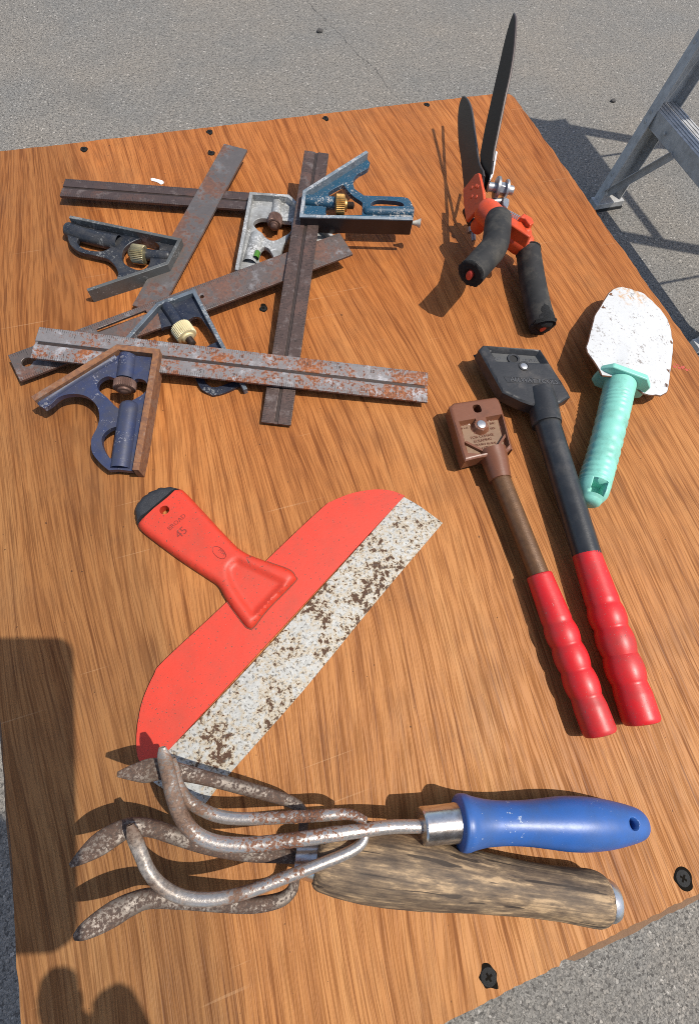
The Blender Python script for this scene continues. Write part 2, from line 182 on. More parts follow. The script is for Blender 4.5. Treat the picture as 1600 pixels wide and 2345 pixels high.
def worn_paint(name, paint, under, wear=0.62, sc=90, rough=0.42, dirt=(0.05, 0.04, 0.03), dirt_at=0.6, speck=0.72, metal_under=0.0, var=0.25):
    t = NT(name)
    big = t.noise(t.obj, sc * 0.35, 5, 0.6)
    fine = t.noise(t.obj, sc * 4.5, 4, 0.6)
    both = t.math('ADD', t.math('MULTIPLY', big, 0.55), t.math('MULTIPLY', fine, 0.45))
    chip = step(t, both, wear, 0.012)
    sp = step(t, t.noise(t.obj, sc * 9, 2, 0.5), speck, 0.02)
    chip = t.math('MAXIMUM', chip, sp)
    tone = t.mix(t.noise(t.obj, sc * 0.8, 4), tuple(c * (1 - var) for c in paint), tuple(min(1, c * (1 + var)) for c in paint))
    grime = t.math('MULTIPLY', step(t, t.noise(t.obj, sc * 0.55, 6, 0.7), dirt_at, 0.14), 0.65)
    colr = t.mix(grime, tone, dirt)
    unc = t.mix(t.noise(t.obj, sc * 4, 3), tuple(c * 0.7 for c in under), under)
    colr = t.mix(chip, colr, unc)
    t.bump(t.math('ADD', t.math('MULTIPLY', chip, -0.6), t.math('MULTIPLY', fine, 0.4)), 0.35, 0.0004)
    r = t.math('ADD', t.math('MULTIPLY', t.noise(t.obj, sc, 4), 0.25), rough - 0.1)
    return t.set(colr, r, t.math('MULTIPLY', chip, metal_under))

def plain(name, colr, rough=0.45, metal=0.0, sc=120, var=0.15, bump=0.15, spec=None, dirt=None, dirt_at=0.62):
    t = NT(name)
    c1 = t.mix(t.noise(t.obj, sc, 5), tuple(c * (1 - var) for c in colr), tuple(min(1, c * (1 + var)) for c in colr))
    if dirt:
        c1 = t.mix(t.math('MULTIPLY', step(t, t.noise(t.obj, sc * 0.6, 6, 0.7), dirt_at, 0.1), 0.6), c1, dirt)
    r = t.math('ADD', t.math('MULTIPLY', t.noise(t.obj, sc * 0.5, 4), 0.2), rough - 0.1)
    if bump:
        t.bump(t.noise(t.obj, sc * 5, 4), bump, 0.0005)
    m = t.set(c1, r, metal)
    if spec is not None:
        t.b.inputs['Specular IOR Level'].default_value = spec
    return m

def rusty_steel(name, steel, rust, deep, amount=0.5, sc=70, rough=0.5, metal=0.5, bright=None, streak=(1, 1, 1), grad=0.0, ticks=None, halfw=12.0, fine_mix=0.5):
    """ruler / rod steel with rust in irregular patches; ticks = graduation spacing in mm along local x"""
    t = NT(name)
    v = t.scale(t.obj, streak)
    big = t.noise(v, sc * 0.4, 6, 0.65, 0.4)
    fine = t.noise(v, sc * 3.6, 5, 0.62, 0.3)
    f = t.math('ADD', t.math('MULTIPLY', big, 1 - fine_mix), t.math('MULTIPLY', fine, fine_mix))
    if grad:
        f = t.math('ADD', f, t.math('MULTIPLY', t.math('SUBTRACT', t.sep(t.obj)[0], 0.15), grad))
    mask = step(t, f, 1 - amount, 0.03)
    s2 = t.mix(t.noise(t.obj, sc * 1.6, 5, 0.7), tuple(c * 0.72 for c in steel), tuple(min(1, c * 1.25) for c in steel))
    if bright:
        s2 = t.mix(step(t, t.noise(v, sc * 0.7, 5, 0.7), 0.6, 0.06), s2, bright)
    r2 = t.mix(step(t, fine, 0.52, 0.12), rust, deep)
    colr = t.mix(mask, s2, r2)
    h = t.math('MULTIPLY', fine, 1.0)
    if ticks:
        x, y, z = t.sep(t.obj)
        ax = t.math('ABSOLUTE', y)
        def tick(sp, length):
            fr = t.math('FRACT', t.math('MULTIPLY', x, 1000.0 / sp))
            line = t.math('LESS_THAN', fr, 0.34 / sp)
            far = t.math('GREATER_THAN', ax, (halfw - length) / 1000.0)
            return t.math('MULTIPLY', line, far)
        tk = t.math('MAXIMUM', tick(ticks, 2.6), t.math('MAXIMUM', tick(ticks * 4, 4.4), tick(ticks * 8, 6.5)))
        keep = step(t, t.noise(v, sc * 0.55, 3), 0.42, 0.08)
        tk = t.math('MULTIPLY', t.math('MULTIPLY', tk, keep), 0.8)
        colr = t.mix(tk, colr, (0.02, 0.018, 0.016))
        h = t.math('SUBTRACT', h, tk)
    t.bump(h, 0.35, 0.0004)
    r = t.math('ADD', t.math('MULTIPLY', mask, 0.28), rough)
    mt = t.math('MULTIPLY', t.math('SUBTRACT', 1.0, mask), metal)
    return t.set(colr, r, mt)

M = {}
# ------------------------------------------------------------------ materials
def make_wood_top():
    t = NT('oak veneer')
    x, y, z = t.sep(t.obj)
    warp = t.noise(t.scale(t.obj, (3.4, 1.0, 1)), 1.0, 2, 0.45)
    xw = t.math('ADD', x, t.math('MULTIPLY', t.math('SUBTRACT', warp, 0.5), 0.19))
    wob = t.noise(t.scale(t.obj, (40, 5, 1)), 1.0, 3, 0.5)
    xw = t.math('ADD', xw, t.math('MULTIPLY', t.math('SUBTRACT', wob, 0.5), 0.0035))
    v = t.comb(xw, y, 0.0)
    band = t.noise(t.scale(v, (16, 0.8, 1)), 1.0, 3, 0.55)
    mid = t.noise(t.scale(v, (330, 5.0, 1)), 1.0, 3, 0.6)
    ring = t.math('FRACT', t.math('ADD', t.math('MULTIPLY', xw, 78.0), t.math('MULTIPLY', t.noise(t.scale(t.obj, (24, 3, 1)), 1.0, 3), 1.3)))
    ring = t.ramp(ring, [(0.0, 0.0), (0.35, 0.6), (0.7, 1.0), (0.94, 0.9), (1.0, 0.0)])
    ring = t.math('MULTIPLY', ring, t.ramp(t.noise(t.scale(v, (60, 2.0, 1), (9, 2, 0)), 1.0, 3, 0.6), [(0.3, 0.6), (0.7, 1.0)]))
    pore = t.noise(t.scale(v, (820, 20, 1)), 1.0, 2, 0.5)
    pore2 = t.noise(t.scale(v, (1000, 40, 1), (3.1, 7.7, 0)), 1.0, 1, 0.4)
    pore3 = t.noise(t.scale(v, (520, 10, 1), (5.1, 1.7, 0)), 1.0, 2, 0.5)
    dense = t.math('MULTIPLY', t.math('SUBTRACT', 0.6, ring), 0.095)
    pm = step(t, t.math('ADD', pore, dense), 0.565, 0.055)
    pm2 = step(t, t.math('ADD', pore2, t.math('MULTIPLY', dense, 0.5)), 0.55, 0.06)
    pm3 = step(t, t.math('ADD', pore3, dense), 0.64, 0.03)
    light = (0.480, 0.226, 0.078)
    midc = (0.408, 0.174, 0.055)
    dark = (0.295, 0.114, 0.034)
    tone = t.math('ADD', t.math('MULTIPLY', band, 0.46), t.math('ADD', t.math('MULTIPLY', mid, 0.34), t.math('MULTIPLY', ring, 0.07)))
    colr = t.ramp(tone, [(0.31, dark), (0.44, midc), (0.57, light)])
    # tan towards the front, red brown towards the back
    far = t.math('ADD', t.math('MULTIPLY', y, 1.9), t.math('MULTIPLY', t.noise(t.obj, 7, 4), 0.55), True)
    far = t.ramp(far, [(0.25, 0.0), (0.95, 1.0)])
    redder = t.mix(1.0, colr, (0.93, 0.76, 0.62), 'MULTIPLY')
    colr = t.mix(far, colr, redder)
    # dull grey worn strip along the left edge
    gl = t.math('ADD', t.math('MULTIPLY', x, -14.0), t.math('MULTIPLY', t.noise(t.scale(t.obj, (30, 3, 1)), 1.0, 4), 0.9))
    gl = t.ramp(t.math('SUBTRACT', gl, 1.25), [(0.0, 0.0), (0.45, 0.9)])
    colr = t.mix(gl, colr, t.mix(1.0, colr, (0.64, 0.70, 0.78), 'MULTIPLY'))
    linec = t.mix(1.0, colr, (0.44, 0.36, 0.32), 'MULTIPLY')
    colr = t.mix(t.math('MULTIPLY', pm, 0.47), colr, linec)
    colr = t.mix(t.math('MULTIPLY', pm2, 0.36), colr, linec)
    colr = t.mix(t.math('MULTIPLY', pm3, 0.70), colr, linec)
    # stains, scuffs and pale scratches
    st = step(t, t.noise(t.obj, 13, 6, 0.7), 0.58, 0.10)
    colr = t.mix(t.math('MULTIPLY', st, 0.24), colr, (0.10, 0.055, 0.03))
    for k, (rot, loc) in enumerate(((0.5, 0.0), (-0.9, 3.0), (1.9, 6.0))):
        sv = t.scale(t.obj, (9, 420, 1), (loc, loc * 2, 0), (0, 0, rot))
        sc = step(t, t.noise(sv, 1.0, 1, 0.4), 0.775, 0.010)
        gate = step(t, t.noise(t.obj, 9 + k * 4, 2), 0.52, 0.05)
        colr = t.mix(t.math('MULTIPLY', t.math('MULTIPLY', sc, gate), 0.18), colr, (0.62, 0.40, 0.22))
    dots = step(t, t.noise(t.obj, 330, 1, 0.3), 0.80, 0.01)
    colr = t.mix(t.math('MULTIPLY', dots, 0.7), colr, (0.04, 0.02, 0.012))
    h = t.math('SUBTRACT', t.math('MULTIPLY', mid, 0.25), t.math('ADD', pm, t.math('MULTIPLY', pm2, 0.7)))
    t.bump(h, 0.28, 0.0005)
    rough = t.math('ADD', t.math('MULTIPLY', t.noise(t.obj, 30, 4), 0.22), t.math('ADD', 0.40, t.math('MULTIPLY', pm, 0.2)))
    return t.set(colr, rough, 0.0, Specular_IOR_Level=0.16)
M['wood'] = make_wood_top()

def make_ply_edge():
    t = NT('plywood edge')
    x, y, z = t.sep(t.obj)
    lay = t.math('FRACT', t.math('MULTIPLY', z, 420.0))
    c1 = t.ramp(lay, [(0.0, (0.12, 0.06, 0.03)), (0.35, (0.33, 0.18, 0.085)), (0.75, (0.40, 0.23, 0.11)), (1.0, (0.14, 0.07, 0.035))])
    c1 = t.mix(t.math('MULTIPLY', t.noise(t.obj, 160, 5, 0.7), 0.8), c1, (0.09, 0.05, 0.03))
    t.bump(t.noise(t.obj, 500, 5, 0.7), 0.6, 0.001)
    return t.set(c1, 0.8, 0.0)
M['ply_edge'] = make_ply_edge()

def make_asphalt():
    t = NT('asphalt')
    v = t.scale(t.obj, (1, 1, 0.6))
    wob = t.n('ShaderNodeTexNoise'); wob.inputs['Scale'].default_value = 260
    t.l(v, wob.inputs['Vector'])
    vv = t.n('ShaderNodeVectorMath'); vv.operation = 'MULTIPLY_ADD'
    t.l(wob.outputs['Color'], vv.inputs[0]); vv.inputs[1].default_value = (0.004, 0.004, 0.0); t.l(v, vv.inputs[2])
    v2 = vv.outputs[0]
    va = t.voro(v2, 200)
    ve = t.voro(v2, 200, 'DISTANCE_TO_EDGE')
    vs = t.voro(v2, 330)
    cell = t.sep(va.outputs['Color'])[0]
    stone = t.ramp(cell, [(0.0, (0.160, 0.151, 0.137)), (0.35, (0.190, 0.180, 0.163)), (0.7, (0.206, 0.194, 0.174)), (0.96, (0.230, 0.212, 0.187)), (0.995, (0.36, 0.34, 0.31))], 'LINEAR')
    small = t.ramp(t.sep(vs.outputs['Color'])[1], [(0.0, 0.72), (0.5, 1.0), (0.94, 1.08), (1.0, 1.45)])
    stone = t.mix(1.0, stone, small, 'MULTIPLY')
    gap = t.ramp(ve.outputs['Distance'], [(0.02, 0.0), (0.16, 1.0)])
    gn = t.noise(t.obj, 210, 3)
    gapm = t.math('MAXIMUM', gap, step(t, gn, 0.50, 0.08))
    colr = t.mix(gapm, (0.106, 0.100, 0.090), stone)
    pit = step(t, t.noise(t.obj, 150, 2, 0.55), 0.60, 0.03)
    colr = t.mix(t.math('MULTIPLY', pit, 0.8), colr, (0.055, 0.050, 0.045))
    big = t.ramp(t.noise(t.obj, 2.2, 5, 0.6), [(0.3, (0.90, 0.93, 0.95)), (0.7, (1.14, 1.08, 1.00))])
    colr = t.mix(1.0, colr, big, 'MULTIPLY')
    stain = step(t, t.noise(t.scale(t.obj, (1, 1, 1), (4.3, 1.2, 0)), 3.3, 5, 0.6), 0.66, 0.06)
    colr = t.mix(t.math('MULTIPLY', stain, 0.35), colr, (0.10, 0.095, 0.085))
    h = t.math('ADD', t.math('MULTIPLY', t.math('SUBTRACT', gapm, pit), 0.7), t.math('ADD', t.math('MULTIPLY', cell, 0.5), t.math('MULTIPLY', t.noise(t.obj, 600, 3), 0.5)))
    t.bump(h, 0.5, 0.0018)
    return t.set(colr, 0.86, 0.0)
M['asphalt'] = make_asphalt()

M['crack'] = plain('crack filler', (0.075, 0.070, 0.064), 0.9, sc=300)
M['pebble'] = plain('dark pebble', (0.06, 0.055, 0.05), 0.8, sc=300)
M['leg_wood'] = plain('brown leg wood', (0.17, 0.055, 0.020), 0.6, sc=40, var=0.35, bump=0.3)
M['screw'] = plain('blackened screw', (0.010, 0.0095, 0.009), 0.6, 0.0, sc=500, var=0.4, bump=0.6, spec=0.25)
M['screw_char'] = plain('char round the screw', (0.008, 0.006, 0.004), 0.95, sc=500, var=0.5, spec=0.1)
M['paint_chip'] = plain('white paint', (0.78, 0.78, 0.77), 0.6, sc=300, var=0.05)
M['red_mark'] = plain('red paint smear', (0.42, 0.06, 0.035), 0.6, sc=400, var=0.3)

M['r_brown'] = rusty_steel('brown patina ruler', (0.085, 0.056, 0.046), (0.115, 0.052, 0.036), (0.060, 0.038, 0.032), 0.46, 120, 0.42, 0.35, bright=(0.165, 0.13, 0.115), ticks=1.5875, halfw=11.4)
M['r_dark'] = rusty_steel('dark brown ruler', (0.075, 0.050, 0.042), (0.10, 0.045, 0.030), (0.045, 0.028, 0.024), 0.45, 120, 0.45, 0.3, bright=(0.15, 0.115, 0.10), ticks=1.5875, halfw=11.6)
M['r_grey'] = rusty_steel('grey steel ruler', (0.140, 0.122, 0.112), (0.150, 0.064, 0.036), (0.085, 0.048, 0.038), 0.475, 65, 0.42, 0.4, bright=(0.20, 0.185, 0.175), fine_mix=0.4)
M['r_mid'] = rusty_steel('brown grey ruler', (0.125, 0.102, 0.092), (0.145, 0.064, 0.040), (0.080, 0.050, 0.042), 0.49, 80, 0.45, 0.4, bright=(0.25, 0.235, 0.23), ticks=1.5875, halfw=12.3, fine_mix=0.4)
M['r_rusty'] = rusty_steel('rusted graduated ruler', (0.200, 0.184, 0.180), (0.330, 0.098, 0.017), (0.120, 0.044, 0.024), 0.475, 100, 0.5, 0.25, grad=0.16, bright=(0.36, 0.35, 0.355), ticks=1.5875, halfw=13.6, fine_mix=0.52)
M['black_enamel'] = worn_paint('worn black enamel', (0.014, 0.017, 0.024), (0.17, 0.17, 0.16), 0.585, 130, 0.38, (0.075, 0.07, 0.062), 0.54, 0.69)
M['black_flange'] = worn_paint('grey black machined edge', (0.085, 0.090, 0.088), (0.20, 0.20, 0.19), 0.56, 110, 0.45, (0.055, 0.05, 0.042), 0.55, 0.76)
M['zinc'] = worn_paint('scuffed zinc casting', (0.290, 0.300, 0.300), (0.56, 0.56, 0.54), 0.545, 120, 0.42, (0.09, 0.078, 0.060), 0.53, 0.70, metal_under=0.2)
M['teal'] = worn_paint('worn teal blue paint', (0.010, 0.058, 0.105), (0.36, 0.36, 0.35), 0.572, 150, 0.38, (0.05, 0.06, 0.07), 0.60, 0.68)
M['teal_edge'] = worn_paint('blue grey edge', (0.180, 0.225, 0.260), (0.38, 0.39, 0.40), 0.54, 120, 0.42, (0.06, 0.06, 0.06), 0.54, 0.70)
M['fence_dark'] = plain('dark fence face', (0.035, 0.030, 0.030), 0.32, 0.4, sc=60, var=0.3)
M['navy_black'] = worn_paint('navy black enamel', (0.012, 0.016, 0.030), (0.17, 0.18, 0.19), 0.605, 130, 0.30, (0.060, 0.062, 0.065), 0.56, 0.70)
M['navy_edge'] = worn_paint('navy grey edge', (0.105, 0.130, 0.155), (0.27, 0.29, 0.30), 0.55, 130, 0.42, (0.035, 0.04, 0.045), 0.53, 0.70)
M['navy'] = worn_paint('navy blue paint', (0.028, 0.039, 0.092), (0.22, 0.22, 0.25), 0.605, 140, 0.36, (0.060, 0.056, 0.056), 0.50, 0.735)
M['rust_edge'] = rusty_steel('rusty ground edge', (0.20, 0.13, 0.095), (0.230, 0.100, 0.040), (0.130, 0.060, 0.035), 0.54, 80, 0.55, 0.2, fine_mix=0.4)
M['brass'] = plain('brass nut', (0.62, 0.36, 0.115), 0.34, 0.85, sc=200, var=0.25, dirt=(0.14, 0.08, 0.03))
M['cream'] = plain('cream plated nut', (0.66, 0.57, 0.33), 0.42, 0.25, sc=200, var=0.15, dirt=(0.25, 0.19, 0.09))
M['brass_dull'] = plain('dull brass nut', (0.42, 0.36, 0.20), 0.35, 0.7, sc=160, var=0.4, dirt=(0.08, 0.06, 0.05), dirt_at=0.52)
M['brown_nut'] = plain('brown rusty nut', (0.135, 0.075, 0.055), 0.5, 0.35, sc=260, var=0.35, bump=0.4)
M['screw_thread'] = plain('dark thread', (0.075, 0.055, 0.045), 0.4, 0.6, sc=300, var=0.3)
M['white_knob'] = plain('chalky scriber knob', (0.50, 0.48, 0.42), 0.6, 0.2, sc=400, var=0.4, dirt=(0.12, 0.10, 0.08), bump=0.6)
M['green_vial'] = plain('green level vial', (0.06, 0.17, 0.02), 0.15, 0.0, sc=200)

M['orange_red'] = worn_paint('orange red enamel', (0.64, 0.072, 0.016), (0.10, 0.085, 0.07), 0.69, 110, 0.40, (0.30, 0.05, 0.025), 0.58, 0.70, var=0.10)
M['knife_red'] = worn_paint('tomato red enamel', (0.56, 0.037, 0.015), (0.16, 0.055, 0.035), 0.635, 90, 0.50, (0.40, 0.045, 0.022), 0.55, 0.685, var=0.10)
M['cap_black'] = plain('black grip cap', (0.022, 0.023, 0.026), 0.55, sc=260, var=0.5, bump=0.5)
def make_knife_steel():
    t = NT('pitted tinned steel')
    v = t.obj
    big = t.noise(v, 34, 6, 0.66, 0.6)
    fine = t.noise(v, 330, 4, 0.6, 0.3)
    tiny = t.noise(v, 560, 3, 0.6)
    f = t.math('ADD', t.math('MULTIPLY', big, 0.48), t.math('MULTIPLY', fine, 0.52))
    base = t.mix(t.noise(v, 420, 4, 0.7), (0.20, 0.20, 0.185), (0.60, 0.60, 0.56))
    yel = step(t, f, 0.50, 0.05)
    c1 = t.mix(t.math('MULTIPLY', yel, 0.55), base, (0.40, 0.27, 0.10))
    brown = step(t, f, 0.552, 0.016)
    c1 = t.mix(brown, c1, t.mix(tiny, (0.030, 0.015, 0.009), (0.12, 0.055, 0.024)))
    pit = step(t, tiny, 0.59, 0.04)
    c1 = t.mix(t.math('MULTIPLY', pit, 0.75), c1, (0.07, 0.06, 0.05))
    t.bump(t.math('SUBTRACT', t.math('MULTIPLY', fine, 0.5), brown), 0.4, 0.0003)
    return t.set(c1, t.math('ADD', 0.45, t.math('MULTIPLY', brown, 0.4)), t.math('MULTIPLY', t.math('SUBTRACT', 1.0, brown), 0.15))
M['knife_steel'] = make_knife_steel()
M['stamp'] = plain('stamped ink', (0.20, 0.022, 0.014), 0.6, sc=300)
M['groove_dirt'] = plain('dirt line', (0.16, 0.045, 0.025), 0.8, sc=400, var=0.5)

M['blade_steel'] = plain('dark blued blade', (0.020, 0.015, 0.013), 0.38, 0.5, sc=60, var=0.4, bump=0.2)
M['lit_blade_edge'] = plain('sunlit blade edge', (0.085, 0.068, 0.062), 0.5, 0.3, sc=160, var=0.4)  # lighter than the blade: sunlight on the upper edge put into the colour
M['galv'] = plain('galvanised bolt', (0.42, 0.425, 0.43), 0.38, 0.75, sc=260, var=0.2)
M['galv_dark'] = plain('dull washer', (0.30, 0.30, 0.30), 0.4, 0.7, sc=260, var=0.3)
M['white_steel'] = plain('bright strip', (0.76, 0.77, 0.78), 0.4, 0.3, sc=200, var=0.08)
M['foam'] = plain('black foam grip', (0.021, 0.021, 0.021), 0.75, 0.0, sc=90, var=0.5, bump=0.25, spec=0.35, dirt=(0.085, 0.076, 0.062), dirt_at=0.56)
def make_foam_cut():
    t = NT('torn foam')
    c1 = t.mix(t.noise(t.obj, 900, 4, 0.8), (0.004, 0.004, 0.004), (0.030, 0.030, 0.030))
    t.bump(t.noise(t.obj, 1100, 5, 0.8), 1.0, 0.0025)
    return t.set(c1, 0.95, 0.0)
M['foam_cut'] = make_foam_cut()
M['red_core'] = plain('red handle core', (0.52, 0.055, 0.035), 0.5, sc=300, var=0.35)

M['grip_red'] = worn_paint('dipped red vinyl', (0.60, 0.013, 0.016), (0.35, 0.10, 0.09), 0.635, 90, 0.40, (0.27, 0.045, 0.038), 0.54, 0.70, var=0.10)
M['black_tube'] = plain('black enamel tube', (0.024, 0.026, 0.028), 0.36, 0.0, sc=120, var=0.35, bump=0.15, dirt=(0.065, 0.062, 0.058), dirt_at=0.59)
M['black_cast'] = plain('black nylon head', (0.027, 0.028, 0.030), 0.42, 0.0, spec=0.4, sc=110, var=0.35, bump=0.2, dirt=(0.10, 0.09, 0.08), dirt_at=0.60)
M['brown_paint'] = worn_paint('brown metallic paint', (0.160, 0.060, 0.029), (0.42, 0.33, 0.27), 0.70, 110, 0.36, (0.06, 0.035, 0.025), 0.66, 0.77, var=0.12)
M['brown_pan'] = worn_paint('tan recess paint', (0.215, 0.128, 0.072), (0.36, 0.25, 0.16), 0.62, 150, 0.45, (0.12, 0.065, 0.035), 0.6, 0.76, var=0.15)
M['brown_tube'] = plain('brown tube', (0.125, 0.062, 0.026), 0.42, 0.2, sc=240, var=0.45, bump=0.25)
M['emboss_dark'] = plain('embossed letter', (0.085, 0.086, 0.088), 0.32, sc=200)
M['pan_dark'] = plain('dusty recess with painted sheen', (0.085, 0.085, 0.080), 0.40, 0.2, sc=140, var=0.3)  # lighter than the head: lit, dusty sheen put into the colour

M['mint'] = plain('mint plastic', (0.225, 0.570, 0.465), 0.45, 0.0, sc=80, var=0.07, bump=0.12, dirt=(0.11, 0.24, 0.19), dirt_at=0.575)
M['mint_grip'] = None
def make_trowel_white():
    t = NT('chipped white enamel')
    f = t.noise(t.obj, 60, 6, 0.68)
    g = t.noise(t.obj, 380, 5, 0.7)
    both = t.math('ADD', t.math('MULTIPLY', f, 0.42), t.math('MULTIPLY', g, 0.58))
    sp = step(t, both, 0.590, 0.02)
    c1 = t.mix(t.noise(t.obj, 30, 4), (0.47, 0.48, 0.48), (0.57, 0.58, 0.575))
    c1 = t.mix(t.math('MULTIPLY', step(t, both, 0.54, 0.06), 0.22), c1, (0.36, 0.34, 0.31))
    c1 = t.mix(t.math('MULTIPLY', sp, 0.75), c1, (0.16, 0.13, 0.11))
    tp = D['trowel']['blade'][11]
    dn = t.n('ShaderNodeVectorMath')
    dn.operation = 'DISTANCE'
    t.l(t.obj, dn.inputs[0])
    dn.inputs[1].default_value = (tp[0] * 0.001, tp[1] * 0.001, 0.001)
    tip = t.ramp(t.math('ADD', t.math('MULTIPLY', dn.outputs['Value'], 22.0), t.math('MULTIPLY', t.noise(t.obj, 120, 5), 0.5)), [(0.50, 1.0), (0.78, 0.0)])
    sp2 = step(t, t.noise(t.obj, 150, 5, 0.7), 0.535, 0.05)
    c1 = t.mix(t.math('MULTIPLY', tip, t.math('MULTIPLY', sp2, 0.8)), c1, (0.46, 0.24, 0.06))
    t.bump(t.math('SUBTRACT', t.math('MULTIPLY', g, 0.3), sp), 0.3, 0.0004)
    return t.set(c1, 0.42, 0.0)
M['trowel_white'] = make_trowel_white()
M['trowel_edge'] = rusty_steel('rusty trowel rim', (0.16, 0.12, 0.10), (0.17, 0.07, 0.03), (0.05, 0.03, 0.022), 0.6, 90, 0.6, 0.2)

def make_rod(thr, nm):
    t = NT(nm)
    big = t.noise(t.obj, 28, 5, 0.65)
    fine = t.noise(t.obj, 620, 4, 0.6)
    f = t.math('ADD', t.math('MULTIPLY', big, 0.58), t.math('MULTIPLY', fine, 0.42))
    x, y, z = t.sep(t.obj)
    # the chrome is gone towards the tines
    bare = t.ramp(t.math('ADD', t.math('MULTIPLY', x, -6.2), t.math('MULTIPLY', t.math('SUBTRACT', big, 0.5), 1.0)), [(0.58, 0.0), (0.90, 1.0)])
    m1 = step(t, f, thr, 0.03)
    rustc = t.mix(step(t, fine, 0.5, 0.06), (0.050, 0.022, 0.014), (0.17, 0.072, 0.036))
    scale_c = t.mix(step(t, fine, 0.5, 0.1), (0.060, 0.046, 0.036), (0.25, 0.205, 0.160))
    scale_c = t.mix(t.math('MULTIPLY', step(t, big, 0.55, 0.08), 0.7), scale_c, (0.11, 0.056, 0.030))
    c1 = t.mix(m1, t.mix(fine, (0.34, 0.31, 0.28), (0.60, 0.56, 0.52)), rustc)
    c1 = t.mix(bare, c1, scale_c)
    t.bump(fine, 0.4, 0.0005)
    rough = t.math('MAXIMUM', t.math('ADD', 0.33, t.math('MULTIPLY', m1, 0.40)), t.math('MULTIPLY', bare, 0.62))
    mt = t.math('MULTIPLY', t.math('MULTIPLY', t.math('SUBTRACT', 1.0, m1), 0.75), t.math('SUBTRACT', 1.0, t.math('MULTIPLY', bare, 0.85)))
    return t.set(c1, rough, mt)
M['rod'] = make_rod(0.515, 'rust speckled rod')
M['rod_bright'] = make_rod(0.565, 'bright rod with rust spots')
M['old_tine'] = rusty_steel('old pitted tine', (0.150, 0.122, 0.098), (0.100, 0.054, 0.033), (0.050, 0.034, 0.026), 0.52, 190, 0.5, 0.3, bright=(0.29, 0.25, 0.21), fine_mix=0.6)
M['ferrule'] = plain('chrome ferrule', (0.66, 0.63, 0.59), 0.22, 0.95, sc=120, var=0.15, dirt=(0.20, 0.11, 0.06), dirt_at=0.58)
M['blue_plastic'] = worn_paint('royal blue painted handle', (0.028, 0.105, 0.345), (0.35, 0.42, 0.55), 0.65, 80, 0.36, (0.045, 0.085, 0.19), 0.58, 0.765, var=0.12)
def make_old_wood():
    t = NT('weathered ash handle')
    hp = D['wood_cult']['handle']
    ang = -math.atan2(hp[1][1] - hp[0][1], hp[1][0] - hp[0][0])
    ro = t.scale(t.obj, (1, 1, 1), (0, 0, 0), (0, 0, ang))
    v = t.scale(ro, (22, 380, 380))
    a = t.noise(v, 1.0, 5, 0.65, 0.15)
    b = t.noise(t.scale(ro, (70, 190, 190)), 1.0, 6, 0.68)
    p = t.noise(t.scale(ro, (14, 700, 700)), 1.0, 2, 0.5)
    f = t.math('ADD', t.math('MULTIPLY', a, 0.5), t.math('MULTIPLY', b, 0.5))
    c1 = t.ramp(f, [(0.38, (0.060, 0.041, 0.027)), (0.46, (0.130, 0.088, 0.053)), (0.52, (0.205, 0.140, 0.080)), (0.59, (0.42, 0.285, 0.155))])
    c1 = t.mix(t.math('MULTIPLY', step(t, p, 0.59, 0.04), 0.38), c1, (0.050, 0.032, 0.019))
    ck = step(t, t.noise(t.scale(ro, (9, 330, 330), (2.0, 5.0, 1.0)), 1.0, 2, 0.4), 0.66, 0.012)
    c1 = t.mix(t.math('MULTIPLY', ck, 0.85), c1, (0.022, 0.014, 0.009))
    grime = step(t, t.noise(t.obj, 42, 5, 0.65), 0.55, 0.1)
    c1 = t.mix(t.math('MULTIPLY', grime, 0.3), c1, (0.095, 0.072, 0.052))
    t.bump(t.math('ADD', a, t.math('MULTIPLY', p, -0.6)), 0.3, 0.0007)
    return t.set(c1, 0.72, 0.0)
M['old_wood'] = make_old_wood()
M['wire'] = plain('bright steel button', (0.55, 0.54, 0.53), 0.3, 0.9, sc=200, var=0.2)

def make_alu():
    t = NT('grimy aluminium')
    a = t.noise(t.scale(t.obj, (60, 60, 6)), 1.0, 6, 0.65)
    b = t.noise(t.obj, 34, 6, 0.7)
    c1 = t.mix(a, (0.38, 0.375, 0.36), (0.56, 0.55, 0.53))
    c1 = t.mix(t.math('MULTIPLY', step(t, b, 0.56, 0.12), 0.4), c1, (0.16, 0.14, 0.11))
    t.bump(a, 0.15, 0.0005)
    return t.set(c1, t.math('ADD', 0.32, t.math('MULTIPLY', b, 0.35)), 0.2)
M['alu'] = make_alu()
M['rubber'] = plain('black rubber foot', (0.018, 0.018, 0.018), 0.8, sc=120)
M['phone'] = plain('phone case', (0.02, 0.02, 0.022), 0.4)
M['skin'] = plain('skin', (0.45, 0.24, 0.16), 0.5, sc=60, var=0.1)
M['cloth'] = plain('dark cotton', (0.035, 0.04, 0.055), 0.9, sc=300, var=0.2)

# ------------------------------------------------------------------ mesh helpers
MM = 0.001
rng = random.Random(7)

def frame_matrix(fr):
    m = Matrix((fr['u'], fr['v'], fr['w'])).transposed().to_4x4()
    m.translation = Vector(fr['o']) * MM
    return m

